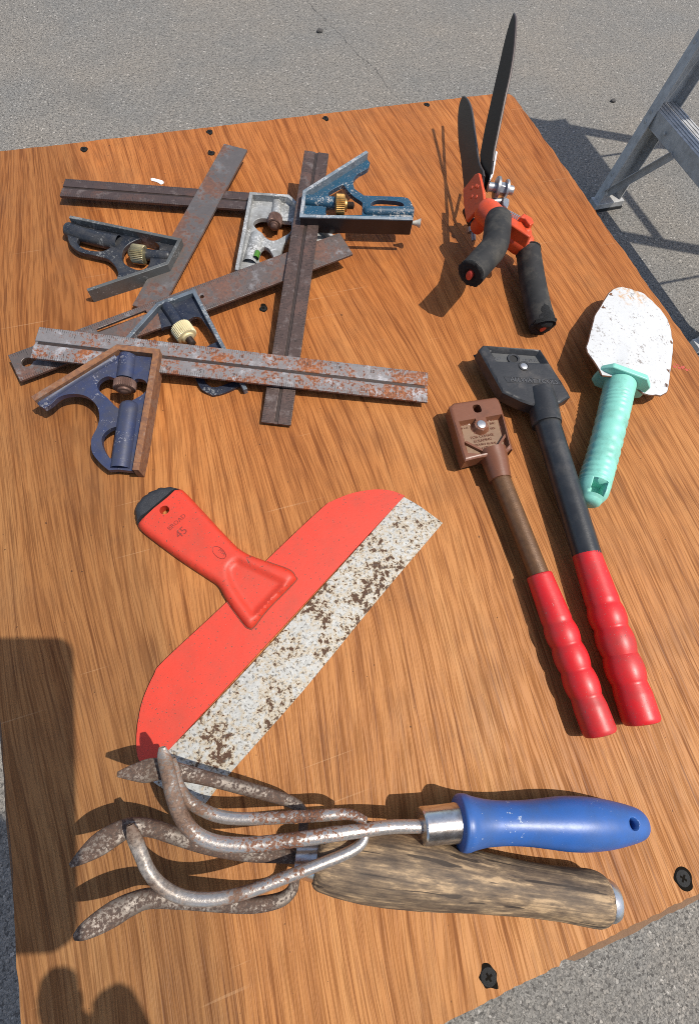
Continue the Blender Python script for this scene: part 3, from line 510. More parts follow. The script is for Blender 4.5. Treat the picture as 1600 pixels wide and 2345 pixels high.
def smooth_loop(pts, n=4, corner=48, closed=True):
    """Catmull-Rom through the points, sharp where the outline turns hard"""
    P = [Vector(p) for p in pts]
    N = len(P)
    sharp = []
    for i in range(N):
        a, b, c = P[(i - 1) % N], P[i], P[(i + 1) % N]
        d1, d2 = (b - a), (c - b)
        ang = 0 if d1.length < 1e-6 or d2.length < 1e-6 else math.degrees(d1.angle(d2))
        sharp.append(ang > corner or (not closed and i in (0, N - 1)))
    out = []
    for i in range(N if closed else N - 1):
        p1, p2 = P[i], P[(i + 1) % N]
        p0 = p1 if sharp[i] else P[(i - 1) % N]
        p3 = p2 if sharp[(i + 1) % N] else P[(i + 2) % N]
        if sharp[i]:
            p0 = p1 * 2 - p2
        if sharp[(i + 1) % N]:
            p3 = p2 * 2 - p1
        for k in range(n):
            t = k / n
            out.append(0.5 * ((2 * p1) + (p2 - p0) * t + (2 * p0 - 5 * p1 + 4 * p2 - p3) * t * t + (3 * p1 - p0 - 3 * p2 + p3) * t ** 3))
    if not closed:
        out.append(P[-1])
    return out

def inside(p, poly):
    x, y = p[0], p[1]
    r = False
    j = len(poly) - 1
    for i in range(len(poly)):
        xi, yi = poly[i][0], poly[i][1]
        xj, yj = poly[j][0], poly[j][1]
        if (yi > y) != (yj > y) and x < (xj - xi) * (y - yi) / (yj - yi) + xi:
            r = not r
        j = i
    return r

def dist_poly(p, poly):
    best = 1e9
    j = len(poly) - 1
    px, py = p[0], p[1]
    for i in range(len(poly)):
        ax, ay = poly[j][0], poly[j][1]
        bx, by = poly[i][0], poly[i][1]
        dx, dy = bx - ax, by - ay
        L = dx * dx + dy * dy
        t = 0 if L == 0 else max(0, min(1, ((px - ax) * dx + (py - ay) * dy) / L))
        d = (px - ax - dx * t) ** 2 + (py - ay - dy * t) ** 2
        if d < best:
            best = d
        j = i
    return math.sqrt(best)

def circle(cx, cy, r, n=20):
    return [(cx + r * math.cos(2 * math.pi * i / n), cy + r * math.sin(2 * math.pi * i / n)) for i in range(n)]

def inset(poly, d):
    P = [Vector(p) for p in poly]
    n = len(P)
    area = sum(P[i - 1].x * P[i].y - P[i].x * P[i - 1].y for i in range(n))
    sg = 1 if area > 0 else -1
    out = []
    for i in range(n):
        a, b = (P[i] - P[i - 1]).normalized(), (P[(i + 1) % n] - P[i]).normalized()
        na, nb = Vector((-a.y, a.x)) * sg, Vector((-b.y, b.x)) * sg
        m = (na + nb).normalized()
        out.append(P[i] + m * d / max(0.4, m.dot(na)))
    return out

def clip_half(poly, a, b, keep_left=True):
    def side(p):
        s = (b[0] - a[0]) * (p[1] - a[1]) - (b[1] - a[1]) * (p[0] - a[0])
        return s if keep_left else -s
    out = []
    for i in range(len(poly)):
        p, q = poly[i - 1], poly[i]
        sp, sq_ = side(p), side(q)
        if sp * sq_ < 0:
            t = sp / (sp - sq_)
            out.append((p[0] + (q[0] - p[0]) * t, p[1] + (q[1] - p[1]) * t))
        if sq_ >= 0:
            out.append((q[0], q[1]))
    return out

class MB:
    """collects geometry in millimetres"""
    def __init__(s):
        s.v, s.f = [], []
    def add(s, vs, fs):
        k = len(s.v)
        s.v += [tuple(p) for p in vs]
        s.f += [tuple(i + k for i in f) for f in fs]
        return s
    def relief(s, outline, holes=(), top=None, bottom=0.0, thick=None, grid=0, extra=()):
        loops = [[(p[0], p[1]) for p in outline]] + [[(p[0], p[1]) for p in h] for h in holes]
        co, ed = [], []
        for lp in loops:
            k = len(co)
            co += [Vector(p) for p in lp]
            ed += [(k + i, k + (i + 1) % len(lp)) for i in range(len(lp))]
        for lp in extra:
            k = len(co)
            co += [Vector((p[0], p[1])) for p in lp]
            ed += [(k + i, k + (i + 1) % len(lp)) for i in range(len(lp))]
        if grid:
            xs = [p[0] for p in loops[0]]
            ys = [p[1] for p in loops[0]]
            nx = int((max(xs) - min(xs)) / grid) + 1
            ny = int((max(ys) - min(ys)) / grid) + 1
            for i in range(nx + 1):
                for j in range(ny + 1):
                    p = (min(xs) + (i + 0.5 * (j % 2)) * grid, min(ys) + j * grid)
                    if inside(p, loops[0]) and dist_poly(p, loops[0]) > grid * 0.35 and all(dist_poly(p, e) > grid * 0.4 for e in extra) and not any(inside(p, h) for h in loops[1:]):
                        co.append(Vector(p))
        vs, es, fs, _, _, _ = geometry.delaunay_2d_cdt(co, ed, [], 0, 1e-4)
        keep = []
        for f in fs:
            c = ((vs[f[0]].x + vs[f[1]].x + vs[f[2]].x) / 3, (vs[f[0]].y + vs[f[1]].y + vs[f[2]].y) / 3)
            if inside(c, loops[0]) and not any(inside(c, h) for h in loops[1:]):
                keep.append(f)
        fs = keep
        if not callable(top):
            tv = top
            top = lambda x, y: tv
        n = len(vs)
        T = [(p.x, p.y, top(p.x, p.y)) for p in vs]
        B = [(p.x, p.y, (q[2] - thick) if thick is not None else bottom) for p, q in zip(vs, T)]
        F = []
        cnt = {}
        for f in fs:
            f = list(f)
            a = sum(vs[f[i - 1]].x * vs[f[i]].y - vs[f[i]].x * vs[f[i - 1]].y for i in range(len(f)))
            if a < 0:
                f.reverse()
            F.append(tuple(f))
            F.append(tuple(i + n for i in reversed(f)))
            for i in range(len(f)):
                cnt[(f[i - 1], f[i])] = cnt.get((f[i - 1], f[i]), 0) + 1
        for (a, b) in cnt:
            if (b, a) not in cnt:
                F.append((b, a, a + n, b + n))
        return s.add(T + B, F)
    def prism(s, outline, z0, z1, holes=()):
        return s.relief(outline, holes, z1, z0)
    def box(s, x0, x1, y0, y1, z0, z1):
        v = [(x, y, z) for z in (z0, z1) for y in (y0, y1) for x in (x0, x1)]
        return s.add(v, [(0, 2, 3, 1), (4, 5, 7, 6), (0, 1, 5, 4), (2, 6, 7, 3), (0, 4, 6, 2), (1, 3, 7, 5)])
    def obox(s, c, ax, ay, az):
        """box from a centre and three half-axis vectors"""
        c, ax, ay, az = Vector(c), Vector(ax), Vector(ay), Vector(az)
        v = [c + ax * i + ay * j + az * k for k in (-1, 1) for j in (-1, 1) for i in (-1, 1)]
        fs = [(0, 2, 3, 1), (4, 5, 7, 6), (0, 1, 5, 4), (2, 6, 7, 3), (0, 4, 6, 2), (1, 3, 7, 5)]
        if ax.cross(ay).dot(az) < 0:
            fs = [tuple(reversed(f)) for f in fs]
        return s.add(v, fs)
    def beam(s, p0, p1, prof, up=(0, 0, 1)):
        """extrude a closed 2D profile (side, up) from p0 to p1"""
        p0, p1 = Vector(p0), Vector(p1)
        t = (p1 - p0).normalized()
        sd = t.cross(Vector(up)).normalized()
        u = sd.cross(t)
        n = len(prof)
        v = [p0 + sd * a + u * b for a, b in prof] + [p1 + sd * a + u * b for a, b in prof]
        area = sum(prof[i - 1][0] * prof[i][1] - prof[i][0] * prof[i - 1][1] for i in range(n))
        fs = [(i, (i + 1) % n, (i + 1) % n + n, i + n) for i in range(n)] + [tuple(range(n - 1, -1, -1)), tuple(range(n, 2 * n))]
        if area > 0:
            fs = [tuple(reversed(f)) for f in fs]
        return s.add(v, fs)
    def tube(s, path, seg=14, sub=4, up=(0, 0, 1), flat=None, dome=True, radial=None):
        """path: (x, y, z, r); flat(i/n) -> (side, normal) radius factors"""
        if sub > 1:
            P = [Vector(q) for q in path]
            path = [tuple(q) for q in _cr4(P, sub)]
        n = len(path)
        P = [Vector(q[:3]) for q in path]
        rings = []
        for i in range(n):
            t = (P[min(i + 1, n - 1)] - P[max(i - 1, 0)]).normalized()
            sd = t.cross(Vector(up))
            if sd.length < 1e-3:
                sd = t.cross(Vector((0, 1, 0)))
            sd.normalize()
            nn = sd.cross(t)
            fa, fb = flat(i / (n - 1)) if flat else (1, 1)
            ring = []
            for k in range(seg):
                a = 2 * math.pi * k / seg
                r = path[i][3] * (radial(a, i / (n - 1)) if radial else 1)
                ring.append(P[i] + sd * math.cos(a) * r * fa + nn * math.sin(a) * r * fb)
            rings.append(ring)
        if dome:
            for end in (0, 1):
                i0 = 0 if end == 0 else n - 1
                i1 = 1 if end == 0 else n - 2
                d = (P[i0] - P[i1]).normalized()
                extra = []
                for q, sc in ((0.35, 0.9), (0.62, 0.62)):
                    rr = [P[i0] + (p - P[i0]) * sc + d * path[i0][3] * q * 0.8 for p in rings[i0]]
                    extra.append(rr)
                if end == 0:
                    rings = extra[::-1] + rings
                else:
                    rings = rings + extra
        v = [p for r in rings for p in r]
        fs = []
        for i in range(len(rings) - 1):
            for k in range(seg):
                a, b = i * seg + k, i * seg + (k + 1) % seg
                fs.append((a, a + seg, b + seg, b))
        fs.append(tuple(range(seg)))
        e = (len(rings) - 1) * seg
        fs.append(tuple(range(e + seg - 1, e - 1, -1)))
        return s.add(v, fs)
    def lathe(s, p0, p1, prof, seg=28, radial=None, squash=None):
        """prof: (t in mm from p0, r)"""
        p0, p1 = Vector(p0), Vector(p1)
        d = (p1 - p0).normalized()
        path = [(*(p0 + d * t), r) for t, r in prof]
        t = d
        sd = t.cross(Vector((0, 0, 1)))
        if sd.length < 1e-3:
            sd = t.cross(Vector((0, 1, 0)))
        sd.normalize()
        nn = sd.cross(t)
        v = []
        for i, q in enumerate(path):
            for k in range(seg):
                a = 2 * math.pi * k / seg
                r = q[3] * (radial(k, i) if radial else 1)
                fa, fb = squash or (1, 1)
                v.append(Vector(q[:3]) + sd * math.cos(a) * r * fa + nn * math.sin(a) * r * fb)
        fs = []
        for i in range(len(path) - 1):
            for k in range(seg):
                a, b = i * seg + k, i * seg + (k + 1) % seg
                fs.append((a, a + seg, b + seg, b))
        fs.append(tuple(range(seg)))
        e = (len(path) - 1) * seg
        fs.append(tuple(range(e + seg - 1, e - 1, -1)))
        return s.add(v, fs)
    def build(s, name, mat, parent=None, bevel=0.0, ang=35, basis=None):
        me = bpy.data.meshes.new(name)
        me.from_pydata([(x * MM, y * MM, z * MM) for x, y, z in s.v], [], s.f)
        me.validate()
        bm = bmesh.new()
        bm.from_mesh(me)
        bmesh.ops.remove_doubles(bm, verts=bm.verts, dist=1e-6)
        bmesh.ops.recalc_face_normals(bm, faces=bm.faces)
        bm.to_mesh(me)
        bm.free()
        me.materials.append(mat)
        for p in me.polygons:
            p.use_smooth = True
        me.set_sharp_from_angle(angle=math.radians(ang))
        o = bpy.data.objects.new(name, me)
        COL.objects.link(o)
        if parent:
            o.parent = parent
        if basis is not None:
            o.matrix_basis = basis
        if bevel:
            b = o.modifiers.new('bevel', 'BEVEL')
            b.width = bevel * MM
            b.segments = 2
            b.limit_method = 'ANGLE'
            b.angle_limit = math.radians(40)
            b.harden_normals = False
        return o

def _cr4(P, n):
    out = []
    N = len(P)
    for i in range(N - 1):
        p1, p2 = P[i], P[i + 1]
        p0 = P[i - 1] if i > 0 else p1 * 2 - p2
        p3 = P[i + 2] if i + 2 < N else p2 * 2 - p1
        for k in range(n):
            t = k / n
            out.append(0.5 * ((2 * p1) + (p2 - p0) * t + (2 * p0 - 5 * p1 + 4 * p2 - p3) * t * t + (3 * p1 - p0 - 3 * p2 + p3) * t ** 3))
    out.append(P[-1])
    return out

def tag(o, label, cat, group=None):
    o['label'] = label
    o['category'] = cat
    if group:
        o['group'] = group
    return o

def thing(name, label, cat, mat4=None, group=None):
    o = bpy.data.objects.new(name, None)
    o.empty_display_size = 0.02
    COL.objects.link(o)
    if mat4 is not None:
        o.matrix_world = mat4
    return tag(o, label, cat, group)

def struct(o):
    o['kind'] = 'structure'
    return o

def carve(o, mb):
    """subtract a closed shape from a part and keep the result as its mesh"""
    c = mb.build('cutter', M['rubber'])
    c.parent = o.parent
    md = o.modifiers.new('cut', 'BOOLEAN')
    md.operation = 'DIFFERENCE'
    md.object = c
    md.solver = 'EXACT'
    bpy.context.view_layer.update()
    dg = bpy.context.evaluated_depsgraph_get()
    new = bpy.data.meshes.new_from_object(o.evaluated_get(dg))
    o.modifiers.remove(md)
    o.data = new
    bpy.data.objects.remove(c)
    new.materials.clear()
    return o

def text_mesh(s, size, ext, name, mat, parent, origin, xdir, ydir, align='LEFT', spacing=1.0):
    """raised or printed lettering; origin, xdir, ydir in the parent's millimetres"""
    cu = bpy.data.curves.new(name, 'FONT')
    cu.body = s
    cu.size = size * MM
    cu.extrude = ext * MM
    cu.align_x = align
    cu.space_character = spacing
    cu.resolution_u = 2
    tmp = bpy.data.objects.new(name + '_tmp', cu)
    COL.objects.link(tmp)
    bpy.context.view_layer.update()
    me = bpy.data.meshes.new_from_object(tmp.evaluated_get(bpy.context.evaluated_depsgraph_get()))
    bpy.data.objects.remove(tmp)
    me.materials.clear()
    me.materials.append(mat)
    o = bpy.data.objects.new(name, me)
    COL.objects.link(o)
    o.parent = parent
    x = Vector(xdir).normalized()
    y = Vector(ydir)
    y = (y - x * y.dot(x)).normalized()
    z = x.cross(y)
    m = Matrix((x, y, z)).transposed().to_4x4()
    m.translation = Vector(origin) * MM
    o.matrix_basis = m
    return o

# ------------------------------------------------------------------ setting: ground
def ground():
    mb = MB()
    S = 150000
    mb.add([(-S, -S, 0), (S, -S, 0), (S, S, 0), (-S, S, 0)], [(0, 1, 2, 3)])
    o = mb.build('asphalt_ground', M['asphalt'])
    o.location = (0, 0, GROUND)
    struct(o)
    return o
GR = ground()

def crack():
    pts = [(690, 2600), (719, 2475), (742, 2380), (765, 2285), (788, 2190), (804, 2092), (837, 1991), (850, 1845), (880, 1760)]
    P = smooth_loop(pts, 6, 180, closed=False)
    L, Rr = [], []
    for i, p in enumerate(P):
        t = (P[min(i + 1, len(P) - 1)] - P[max(i - 1, 0)]).normalized()
        n = Vector((-t.y, t.x))
        w = 0.3 + 0.6 * rng.random()
        if i in (0, len(P) - 1):
            w = 0.3
        j = n * (rng.random() - 0.5) * 9
        L.append((*(p + j + n * w), 2.0))
        Rr.append((*(p + j - n * w), 2.0))
    mb = MB()
    n = len(L)
    mb.add(L + Rr, [(i, i + n, i + n + 1, i + 1) for i in range(n - 1)])
    return mb.build('crack_line', M['crack'], GR)
crack()

def pebble(x, y, r, label, sq_=0.6):
    bm = bmesh.new()
    bmesh.ops.create_icosphere(bm, subdivisions=2, radius=r)
    for v in bm.verts:
        k = 1 + 0.25 * (rng.random() - 0.5)
        v.co = Vector((v.co.x * k * 1.25, v.co.y * k, v.co.z * k * sq_ + r * sq_ * 0.7))
    me = bpy.data.meshes.new('loose_pebble')
    bm.to_mesh(me)
    bm.free()
    me.materials.append(M['pebble'])
    o = bpy.data.objects.new('loose_pebble', me)
    COL.objects.link(o)
    o.location = (x, y, GROUND)
    tag(o, label, 'pebble', 'loose pebbles on the asphalt')
pebble(1.643, 1.660, 0.0085, 'dark loose pebble on asphalt near the metal ladder')
pebble(0.709, 2.257, 0.010, 'dark loose pebble on asphalt near the thin crack at the top')

# ------------------------------------------------------------------ table
def table():
    T = thing('plywood_table', 'worn orange-brown oak plywood table top carrying all the hand tools', 'table', Matrix.Translation((0.12, 0.21, GROUND)))
    inv = Matrix.Translation((-0.12, -0.21, -GROUND))
    x0, x1, y0, y1 = -172.5, 416.8, -160.0, 579.0
    r2 = random.Random(3)
    def edge(a, b, amp, n):
        out = []
        drift = 0
        for i in range(n):
            t = i / n
            drift = drift * 0.7 + (r2.random() - 0.5) * amp
            d = Vector((b[0] - a[0], b[1] - a[1]))
            nr = Vector((d.y, -d.x)).normalized()
            out.append(Vector((a[0] + d.x * t, a[1] + d.y * t)) + nr * (drift - amp * 0.4))
        return out
    # the veneer sheet: chipped along the front, the back right corner knocked round
    out = []
    out += edge((x0, y0), (96, y0), 0.8, 130)
    out += edge((96, y0 + 1.2), (x1, y0 + 2.2), 0.9, 150)
    out += edge((x1, y0), (x1, y1 - 14), 1.5, 140)
    out += [Vector((x1 - 1, y1 - 12)), Vector((x1 - 3, y1 - 6)), Vector((x1 - 7, y1 - 2)), Vector((x1 - 13, y1 - 0.5))]
    out += edge((x1 - 14, y1), (x0, y1), 0.9, 110)
    out += edge((x0, y1), (x0, y0), 0.8, 140)
    mb = MB()
    mb.prism(out, -1.3, 0.0)
    top = mb.build('veneer', M['wood'], T, basis=inv, bevel=0.25)
    core = MB()
    co = []
    co += edge((x0 - 1.6, y0 + 2.2), (100, y0 + 2.2), 1.2, 40)
    co += edge((104, y0 - 2.6), (x1 - 4, y0 - 2.6), 0.9, 90)
    co += [Vector((x1 - 3, y0 + 2))]
    co += edge((x1 - 2.5, y0 + 4), (x1 - 2.5, y1 - 18), 1.2, 90)
    co += [Vector((x1 - 12, y1 - 5))]
    co += edge((x1 - 14, y1 - 2), (x0 + 2, y1 - 2), 0.8, 60)
    co += edge((x0 - 1.6, y1 - 2), (x0 - 1.6, y0 + 2.2), 0.8, 60)
    core.prism(co, -11.5, -2.6)
    core.build('plywood_core', M['ply_edge'], T, basis=inv)
    # trestle under it
    g = GROUND * 1000
    for y in (-22, 430):
        b = MB()
        b.box(-150, 395, y - 19, y + 19, -101.5, -11.7)
        b.build('trestle_beam', M['leg_wood'], T, bevel=1.5, basis=inv)
        for sx, xa, xb in ((-1, -158, -470), (1, 380, 470)):
            lg = MB()
            top_p, bot = Vector((xa, y, -40)), Vector((xb, y, g))
            lg.beam(top_p, bot, [(-26, -9), (26, -9), (26, 9), (-26, 9)], up=(1, 0, 0.2))
            lg.build('leg', M['leg_wood'], T, bevel=1.2, basis=inv)
    # screws driven below the veneer, char and tear-out round them
    for k, (x, y) in enumerate(D['table']['screws']):
        if k == 9:
            continue
        r3 = random.Random(k)
        big = 5.0 if k in (6, 7) else 3.3
        ch = []
        for i in range(11):
            a = 2 * math.pi * i / 11
            rr = big * (1.05 + 0.40 * (r3.random() - 0.5))
            if abs(math.sin(a)) > 0.8:
                rr *= 1.0 + 0.45 * r3.random()
            ch.append((x + rr * math.cos(a), y + rr * math.sin(a)))
        hole = MB().prism(smooth_loop(ch, 3, 150), 0.02, 0.10)
        s = hole.build('screw', M['screw_char'], T, basis=inv)
        n = 24
        hd = MB()
        prof = [(0, big * 0.90), (0.35, big * 0.84), (0.5, big * 0.6)]
        hd.lathe((x, y, 0.1), (x, y, 2), prof, 24)
        h = hd.build('screw_head', M['screw'], s)
        cr_ = MB()
        a0 = r3.random()
        for a in (a0, a0 + math.pi / 2):
            ax = Vector((math.cos(a), math.sin(a), 0))
            cr_.obox((x, y, 0.62 + 0.01 * (a == a0)), ax * big * 0.42, Vector((-ax.y, ax.x, 0)) * 0.55, (0, 0, 0.05))
        cr_.build('cross_recess', M['screw_char'], s)
    # smears and chips of paint on the veneer
    (ax, ay), (bx, by) = D['table']['red']
    rm = MB()
    r4 = random.Random(5)
    for i in range(16):
        t = r4.random()
        c = (ax + (bx - ax) * t + r4.uniform(-2.2, 2.2), ay + (by - ay) * t + r4.uniform(-2.2, 2.2))
        rr = r4.uniform(0.4, 1.5)
        rm.prism([(c[0] + rr * r4.uniform(0.5, 1.2) * math.cos(a), c[1] + rr * r4.uniform(0.5, 1.2) * math.sin(a)) for a in [j * 0.7 for j in range(9)]], 0.02, 0.05 + 0.01 * i)
    rm.build('red_paint_smear', M['red_mark'], T, basis=inv)
    return T
table()
chip = MB().prism(smooth_loop(D['table']['chip'], 3), 0.05, 0.7).build('paint_chip', M['paint_chip'], bevel=0.2)
ctr = sum((v.co for v in chip.data.vertices), Vector()) / len(chip.data.vertices)
ctr.z = 0
for v in chip.data.vertices:
    v.co -= ctr
chip.location = ctr
tag(chip, 'small white flake of paint on the table above the long dark ruler', 'paint flake')

# ------------------------------------------------------------------ combination squares
def offset_line(poly, d):
    P = [Vector(p) for p in poly]
    out = []
    for i, p in enumerate(P):
        ns = []
        for a, b in ((i - 1, i), (i, i + 1)):
            if 0 <= a and b < len(P):
                t = (P[b] - P[a]).normalized()
                ns.append(Vector((-t.y, t.x)))
        n = sum(ns, Vector((0, 0)))
        n.normalize()
        k = 1 / max(0.5, n.dot(ns[0]))
        out.append(p + n * d * k)
    return out

def knurled(mb, p0, p1, r, teeth=34, chamfer=1.0):
    p0, p1 = Vector(p0), Vector(p1)
    L = (p1 - p0).length
    seg = teeth * 2
    mb.lathe(p0, p1, [(0, r * 0.80), (chamfer * 0.6, r * 0.97), (chamfer, r), (L - chamfer, r), (L - chamfer * 0.5, r * 0.95), (L, r * 0.78)], seg,
             radial=lambda k, i: (1.0 if k % 2 else 0.925) if 1 <= i <= 4 else 0.97)

def square(key, name, label, mats, groove=True, thick=2.3, hh=16.0, top=7.5, web_t=4.5, web_top=1.0, wall=2.6, numerals=None, nut_len=None):
    d = D['squares'][key]
    T = thing(name, label, 'combination square', frame_matrix(d['frame']), 'combination squares piled on the table')
    L, w = d['L'], d['w']
    # the blade, grooved along its middle
    if 'slot' in d:
        (ax, ay), (bx, by) = d['slot']
        slot = [(ax, ay - 1.7), (bx, by - 1.7), (bx, by + 1.7), (ax, ay + 1.7)]
        kx, ky = d['keyhole']
        key_h = [(kx + 4.2 * math.cos(a), ky + 3.8 * math.sin(a)) for a in [math.radians(20 + i * 20) for i in range(17)]] + [(kx + 9, ky - 1.2), (kx + 9, ky + 1.2)][:2]
        pin = circle(*d['pinhole'], 1.7, 12)
        rl = MB().prism([(0, -w / 2), (L, -w / 2), (L, w / 2), (0, w / 2)], -thick, 0, [slot, key_h, pin])
    elif groove:
        g = 1.35
        prof = [(-w / 2, -thick), (w / 2, -thick), (w / 2, 0), (g, 0), (g, -0.9), (-g, -0.9), (-g, 0), (-w / 2, 0)]
        rl = MB()
        n = len(prof)
        rl.add([(x, a, b) for x in (0, L) for a, b in prof], [(i, (i + 1) % n, (i + 1) % n + n, i + n) for i in range(n)] + [tuple(range(n - 1, -1, -1)), tuple(range(n, 2 * n))])
    else:
        rl = MB().prism([(0, -w / 2), (L, -w / 2), (L, w / 2), (0, w / 2)], -thick, 0)
    R_ = rl.build('blade', mats['ruler'], T, bevel=0.3)
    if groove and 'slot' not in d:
        MB().box(2, L - 2, -1.2, 1.2, -0.88, -0.72).build('groove_shade', M['screw_thread'], R_)  # dark strip along the groove, its shade put into the colour
    if numerals:
        for i in range(1, 12):
            x = i * 25.4
            if x > L - 8:
                break
            for sy, rot in ((1, 1), (-1, -1)):
                text_mesh(str(i), 4.2, 0.02, 'numeral', M['screw_thread'], R_, (x + 1.2 * sy, sy * (w / 2 - 6.6) , 0.03), (sy, 0, 0), (0, sy, 0))
    # casting: plate with openings, ground edges standing proud round it
    holes = [smooth_loop(h, 4, 75) for h in d['holes']]
    web = smooth_loop(d['web'], 4, 40)
    wb = MB().prism(web, web_top - web_t, web_top, holes)
    head = wb.build('head_casting', mats['head'], T, bevel=1.1)
    cen = Vector((sum(p[0] for p in d['web']) / len(d['web']), sum(p[1] for p in d['web']) / len(d['web'])))
    fl = d['flange']
    a = offset_line(fl, 1.0)
    sgn = 1 if sum((q - cen).length for q in a) < sum((Vector(p) - cen).length for p in fl) else -1
    inner = offset_line(fl, sgn * wall)
    F = MB().prism([Vector(p) for p in fl] + inner[::-1], top - hh, top)
    F.build('ground_or_lit_edge', mats['edge'], T, bevel=0.35)
    # bosses
    if d.get('vial'):
        v = MB().tube(d['vial'], 18, 4)
        vial = v.build('level_housing', mats['head'], T)
    b = MB().tube(d['boss'], 16, 4)
    b.build('bolt_boss', mats['head'], T)
    if d.get('ridge'):
        MB().tube(d['ridge'], 14, 3).build('stiffening_rib', mats['head'], T)
    if d.get('block'):
        MB().prism([Vector(p) for p in d['block']], -2, 3.4).build('clamp_block', mats['head'], T, bevel=0.6)
    # lock nut with the end of its bolt
    p0, p1 = Vector(d['nut'][0][:3]), Vector(d['nut'][1][:3])
    r = d['nut'][0][3]
    dv = (p1 - p0).normalized()
    if nut_len:
        p1 = p0 + dv * nut_len
    nb = MB()
    knurled(nb, p0, p1, r)
    nut = nb.build('lock_nut', mats['nut'], T, ang=25)
    cb = MB().lathe(p1 - dv * 0.2, p1 + dv * 3, [(0, r * 0.62), (1.6, r * 0.6), (2.0, r * 0.5)], 24)
    cb.build('nut_collar', mats['nut'], nut)
    prof = []
    for i in range(mats.get('thread', 8)):
        prof += [(i * 0.9, 2.7), (i * 0.9 + 0.45, 3.15)]
    prof += [(prof[-1][0] + 0.4, 2.6), (prof[-1][0] + 0.9, 1.6)]
    MB().lathe(p1 + dv * 0.5, p1 + dv * 10, prof, 16).build('bolt_end', mats.get('bolt', M['screw_thread']), nut, ang=60)
    return T, d

T, d = square('grey', 'combination_square', 'scuffed bare grey-headed combination square with long dark brown ruler pointing left', dict(ruler=M['r_dark'], head=M['zinc'], edge=M['zinc'], nut=M['brown_nut'], thread=4, bolt=M['brown_nut']), top=7, web_top=0.7, wall=3.0)
g0, g1 = d['green']
MB().tube([g0, g1], 12, 2).build('level_vial', M['green_vial'], T)
square('black', 'combination_square', 'chipped black-headed combination square, open finger loop, grey steel ruler leaning up right', dict(ruler=M['r_grey'], head=M['black_enamel'], edge=M['black_flange'], nut=M['brass_dull'], thread=3), groove=False, wall=3.0)
square('navy_black', 'combination_square', 'dark navy-black combination square with cream lock nut, partly under the rusty ruler', dict(ruler=M['r_mid'], head=M['navy_black'], edge=M['navy_edge'], nut=M['cream'], thread=8), groove=False, top=5.5, hh=11.0, web_top=0.8, web_t=3.0, wall=3.2)
T, d = square('teal', 'combination_square', 'teal-blue combination square with brass lock nut and upright brown ruler, on top of the pile', dict(ruler=M['r_brown'], head=M['teal'], edge=M['teal_edge'], nut=M['brass'], thread=8), top=8, numerals=True, wall=3.0)
# dark face of its long fence, and the scriber parked in its end
f1, f2 = Vector(d['flange'][2]), Vector(d['flange'][3])
cen = Vector((sum(p[0] for p in d['web']) / len(d['web']), sum(p[1] for p in d['web']) / len(d['web'])))
t = (f2 - f1).normalized()
n = Vector((-t.y, t.x))
if (cen - f1).dot(n) > 0:
    n = -n
MB().prism([f1 + t * 0.4 + n * 0.05, f2 - t * 0.4 + n * 0.05, f2 - t * 0.4 + n * 0.4, f1 + t * 0.4 + n * 0.4], 8 - 15.8, 7.0).build('fence_face', M['fence_dark'], T)
sb = MB().tube(d['scriber'], 14, 2)
sb.build('scriber_knob', M['white_knob'], T)
square('navy', 'combination_square', 'navy blue combination square with rust-orange edges and heavily rusted ruler, lowest of the pile', dict(ruler=M['r_rusty'], head=M['navy'], edge=M['rust_edge'], nut=M['brown_nut'], thread=2, bolt=M['brown_nut']), web_top=2.0, numerals=True, wall=4.6)

